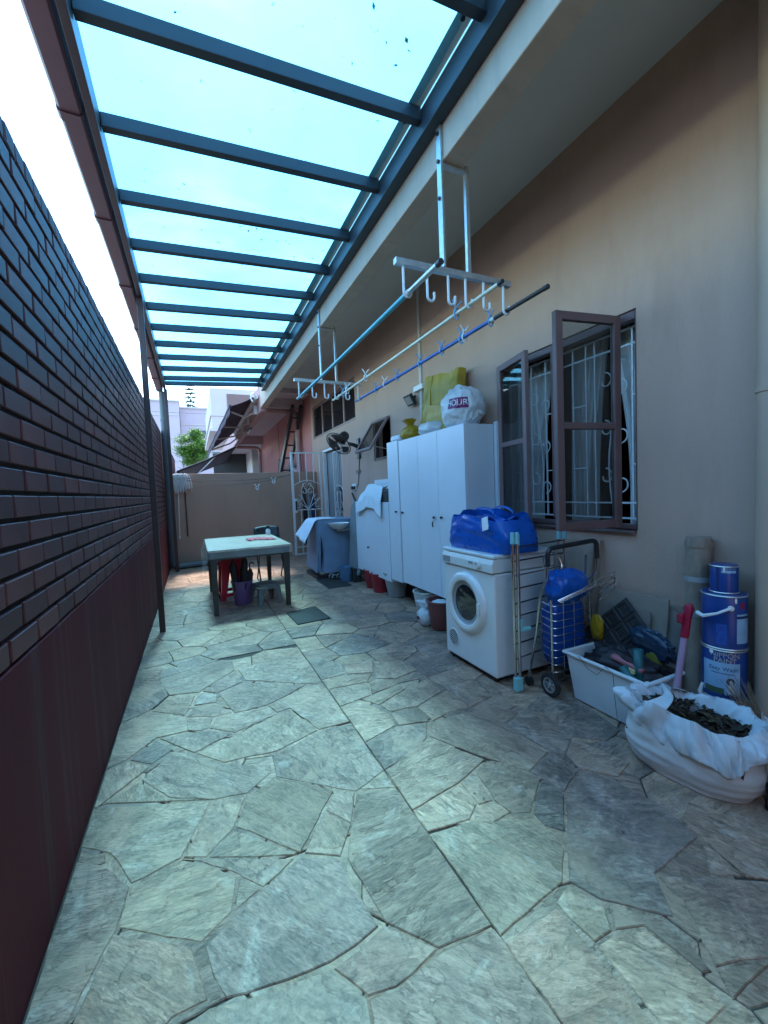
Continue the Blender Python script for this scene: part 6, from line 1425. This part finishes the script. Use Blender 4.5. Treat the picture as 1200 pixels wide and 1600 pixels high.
# ladder
t = thing('ladder', 'black ladder leaning against the pink wall beyond the end wall', 'ladder', (2.2,10.9,0))
la, lb = Vector((2.10,12.6,.0)), Vector((2.30,9.55,3.32))
for dx in (-.0,.30):
    off = Vector((-.18+dx*.9,.0,0)) ; mb = MB(); mb.bar(la+off, lb+off*.7, .06,.11); mb.build('rail', 'black_plastic', t)
for k in range(11):
    p = la.lerp(lb, (k+.7)/11.5); mb = MB(); mb.bar(p+Vector((-.16,0,0)), p+Vector((.08,0,0)), .035,.035); mb.build('rung', 'black_plastic', t)
t = thing('folded_poles', 'bundle of silver poles leaning beside the black ladder', 'poles', (2.05,11.4,0))
for k in range(4):
    mb = MB(); mb.cyl((1.98+.05*k,12.2,0),(2.10+.05*k,11.2,2.25), .018, n=8); mb.build('pole', 'galv', t, smooth=True)
# white upper storey farther along
t = thing('white_house', 'white house with overhanging upper storey farther down the row', 'house', (3,24,0))
mb = MB(); mb.box(.92,6,20,28,4.35,6.15); mb.build('upper_storey', 'white_paint', t, bevel=.03)
mb = MB(); mb.box(.80,6.1,19.9,28.1,4.22,4.345); mb.build('ledge', 'white_paint', t, bevel=.02)
mb = MB(); mb.box(.86,6.05,19.95,28.05,4.9,5.0); mb.build('band', 'white_paint', t, bevel=.01)
mb = MB(); mb.box(2.6,6,20.5,28,-.03,4.215); mb.build('ground_storey', 'white_paint', t)
mb = MB(); rect_frame(mb, 2.0, 3.0, 0, 0, 0, 0, 0) if False else mb.box(1.6,2.6,19.975,19.998,5.1,5.9); w_ = mb.build('window', 'frame_brown', t)
# far pale building
t = thing('apartment_block', 'pale lilac apartment block far behind the yard', 'building', (-2,62,0))
mb = MB(); mb.box(-14,-1.05,58,72,-.03,13.3); mb.build('tower', 'lilac_paint', t)
mb = MB(); mb.box(-1.0,7,60,72,-.03,12.9); mb.build('wing', 'lilac_paint', t)
for z in (5.2,8.0,10.8):
    mb = MB(); mb.box(-1.0,7,59.9,59.998,z,z+.12); mb.build('floor_band', 'white_paint', t)
    mb = MB(); mb.box(-14,-1.1,57.9,57.998,z+.8,z+.92); mb.build('floor_band', 'white_paint', t)
mb = MB(); mb.box(-14.1,-.95,57.8,72,13.3,13.5); mb.build('parapet', 'white_paint', t)
mb = MB(); mb.box(-1.0,7.1,59.8,72,12.9,13.1); mb.build('parapet', 'white_paint', t)
for k in range(4):
    w_ = None
    for z in (6.2,9.0):
        mb = MB(); x = 1.2+1.5*k; mb.box(x,x+.9,59.9,59.998,z,z+1.1); w_ = mb.build('window', 'glass_dark', t)
# leafy tree
t = thing('leafy_tree', 'round bright green leafy tree behind the end wall', 'tree', (.2,40,0))
mb = MB(); mb.tube([(.2,40,-.05),(.25,40,2.2),(.15,40.1,4.2),(.2,40,6.2)], [.22,.17,.12,.04], 10)
r_ = random.Random(21)
tips = []
for k in range(16):
    a = r_.uniform(0,2*pi); z0 = r_.uniform(3.2,5.6); l = r_.uniform(.7,1.35); tip = Vector((.2+cos(a)*l, 40+sin(a)*l, z0+r_.uniform(.3,1.0))); tips.append(tip)
    mb.tube([(.2,40,z0),((.2+tip.x)/2,(40+tip.y)/2,z0+.2),tuple(tip)], [.05,.035,.012], 6)
mb.build('trunk', 'bark', t, smooth=True)
cl = []
for k in range(95):
    d = Vector((r_.gauss(0,1),r_.gauss(0,1),r_.gauss(0,1))).normalized(); rr = r_.uniform(.45,1.0); h = d.z
    cl.append(Vector((.2+d.x*1.42*rr*(1-.25*max(0,h)), 40+d.y*1.42*rr, 5.6+d.z*(1.75 if h > 0 else 1.6)*rr)))
mb = MB()
for c in cl:
    for q in range(130):
        p = c+Vector((r_.gauss(0,.20),r_.gauss(0,.20),r_.gauss(0,.15))); l = r_.uniform(.06,.13)
        R = Matrix.Rotation(r_.uniform(0,6.28),3,'Z') @ Matrix.Rotation(r_.uniform(-1.1,.5),3,'X')
        mb.add([p+R @ Vector(v) for v in ((-l*.4,0,0),(0,-l,-.02),(l*.4,0,.0),(0,l,.015))], [(0,1,2,3)])
me = bpy.data.meshes.new('crown'); me.from_pydata(mb.v, [], mb.f); me.materials.append(M('leaf_green')); o = bpy.data.objects.new('crown', me); COL.objects.link(o); o.parent = t; o.matrix_parent_inverse = Matrix.Translation(-t.location)
# tiered pine above the block
t = thing('tiered_pine', 'thin tiered pine tree rising behind the apartment block', 'tree', (.5,90,0))
mb = MB(); mb.cyl((.5,90,-.05),(.5,90,23.5), .3,.05, n=8); mb.build('trunk', 'bark', t, smooth=True)
mb = MB()
for k in range(12):
    z = 14.5+k*.78; Lh = 2.9*(1-(k/13)**1.5)+.2
    for q in range(7):
        a = 2*pi*q/7+k*.45+r_.uniform(-.2,.2); pts = [Vector((.5+cos(a)*Lh*s, 90+sin(a)*Lh*s, z+.25*s*Lh*.35+.1*sin(s*3))) for s in (0,.35,.7,1)]
        mb.tube(pts, [.06,.05,.04,.015], 5)
        for m_ in range(16):
            s = .2+.8*m_/15; p = Vector((.5+cos(a)*Lh*s, 90+sin(a)*Lh*s, z+.25*s*Lh*.35))
            for sd in (-1,1):
                d = Vector((-sin(a)*sd, cos(a)*sd, .35)); mb.tube([p, p+d*.28*(1.2-s*.6)], [.045,.012], 4)
mb.build('crown', 'pine_green', t)
# overhead wires and pole far behind
mb = MB(); mb.tube([(-12+26*u, 48, 10.6-.5*sin(pi*u)) for u in [k/10 for k in range(11)]], .02, 5); tag(mb.build('overhead_wire', 'wire'), 'overhead wire crossing in front of the apartment block', 'wire')

# ================================================================ SMALL LITTER
r_ = random.Random(77); mb = MB()
for k in range(15):
    if k < 9: x, y = r_.gauss(1.15,.16), r_.gauss(1.42,.22)
    else: x, y = r_.uniform(-.3,2.0), r_.uniform(.9,3.6)
    q = r_.uniform(.003,.008); mb.prism([(x+q*cos(a)*r_.uniform(.5,1.2), y+q*sin(a)*r_.uniform(.5,1.2), .003) for a in (0,1.2,2.4,3.7,5)], (0,0,.0015))
o = mb.build('paint_flecks', 'board_tan'); o['kind'] = 'stuff'; o['label'] = 'white paint flecks scattered on the paving'; o['category'] = 'flecks'
mb = MB()
for k in range(46):
    x, y = r_.uniform(-.25,1.25), r_.choice([r_.uniform(1.0,4.5), r_.gauss(1.75,.15), r_.gauss(3.6,.1)])
    z = zl+.0875+(x-xl)*slope; l = r_.uniform(.006,.02); w = l*r_.uniform(.2,.6); a = r_.uniform(0,6.28)
    mb.prism([(x+l*cos(a),y+l*sin(a),z),(x-w*sin(a),y+w*cos(a),z),(x-l*cos(a),y-l*sin(a),z),(x+w*sin(a),y-w*cos(a),z)], (0,0,.003))
o = mb.build('leaf_debris', 'leaf_litter'); o['kind'] = 'stuff'; o['label'] = 'dark leaf bits lying on top of the canopy sheets'; o['category'] = 'debris'
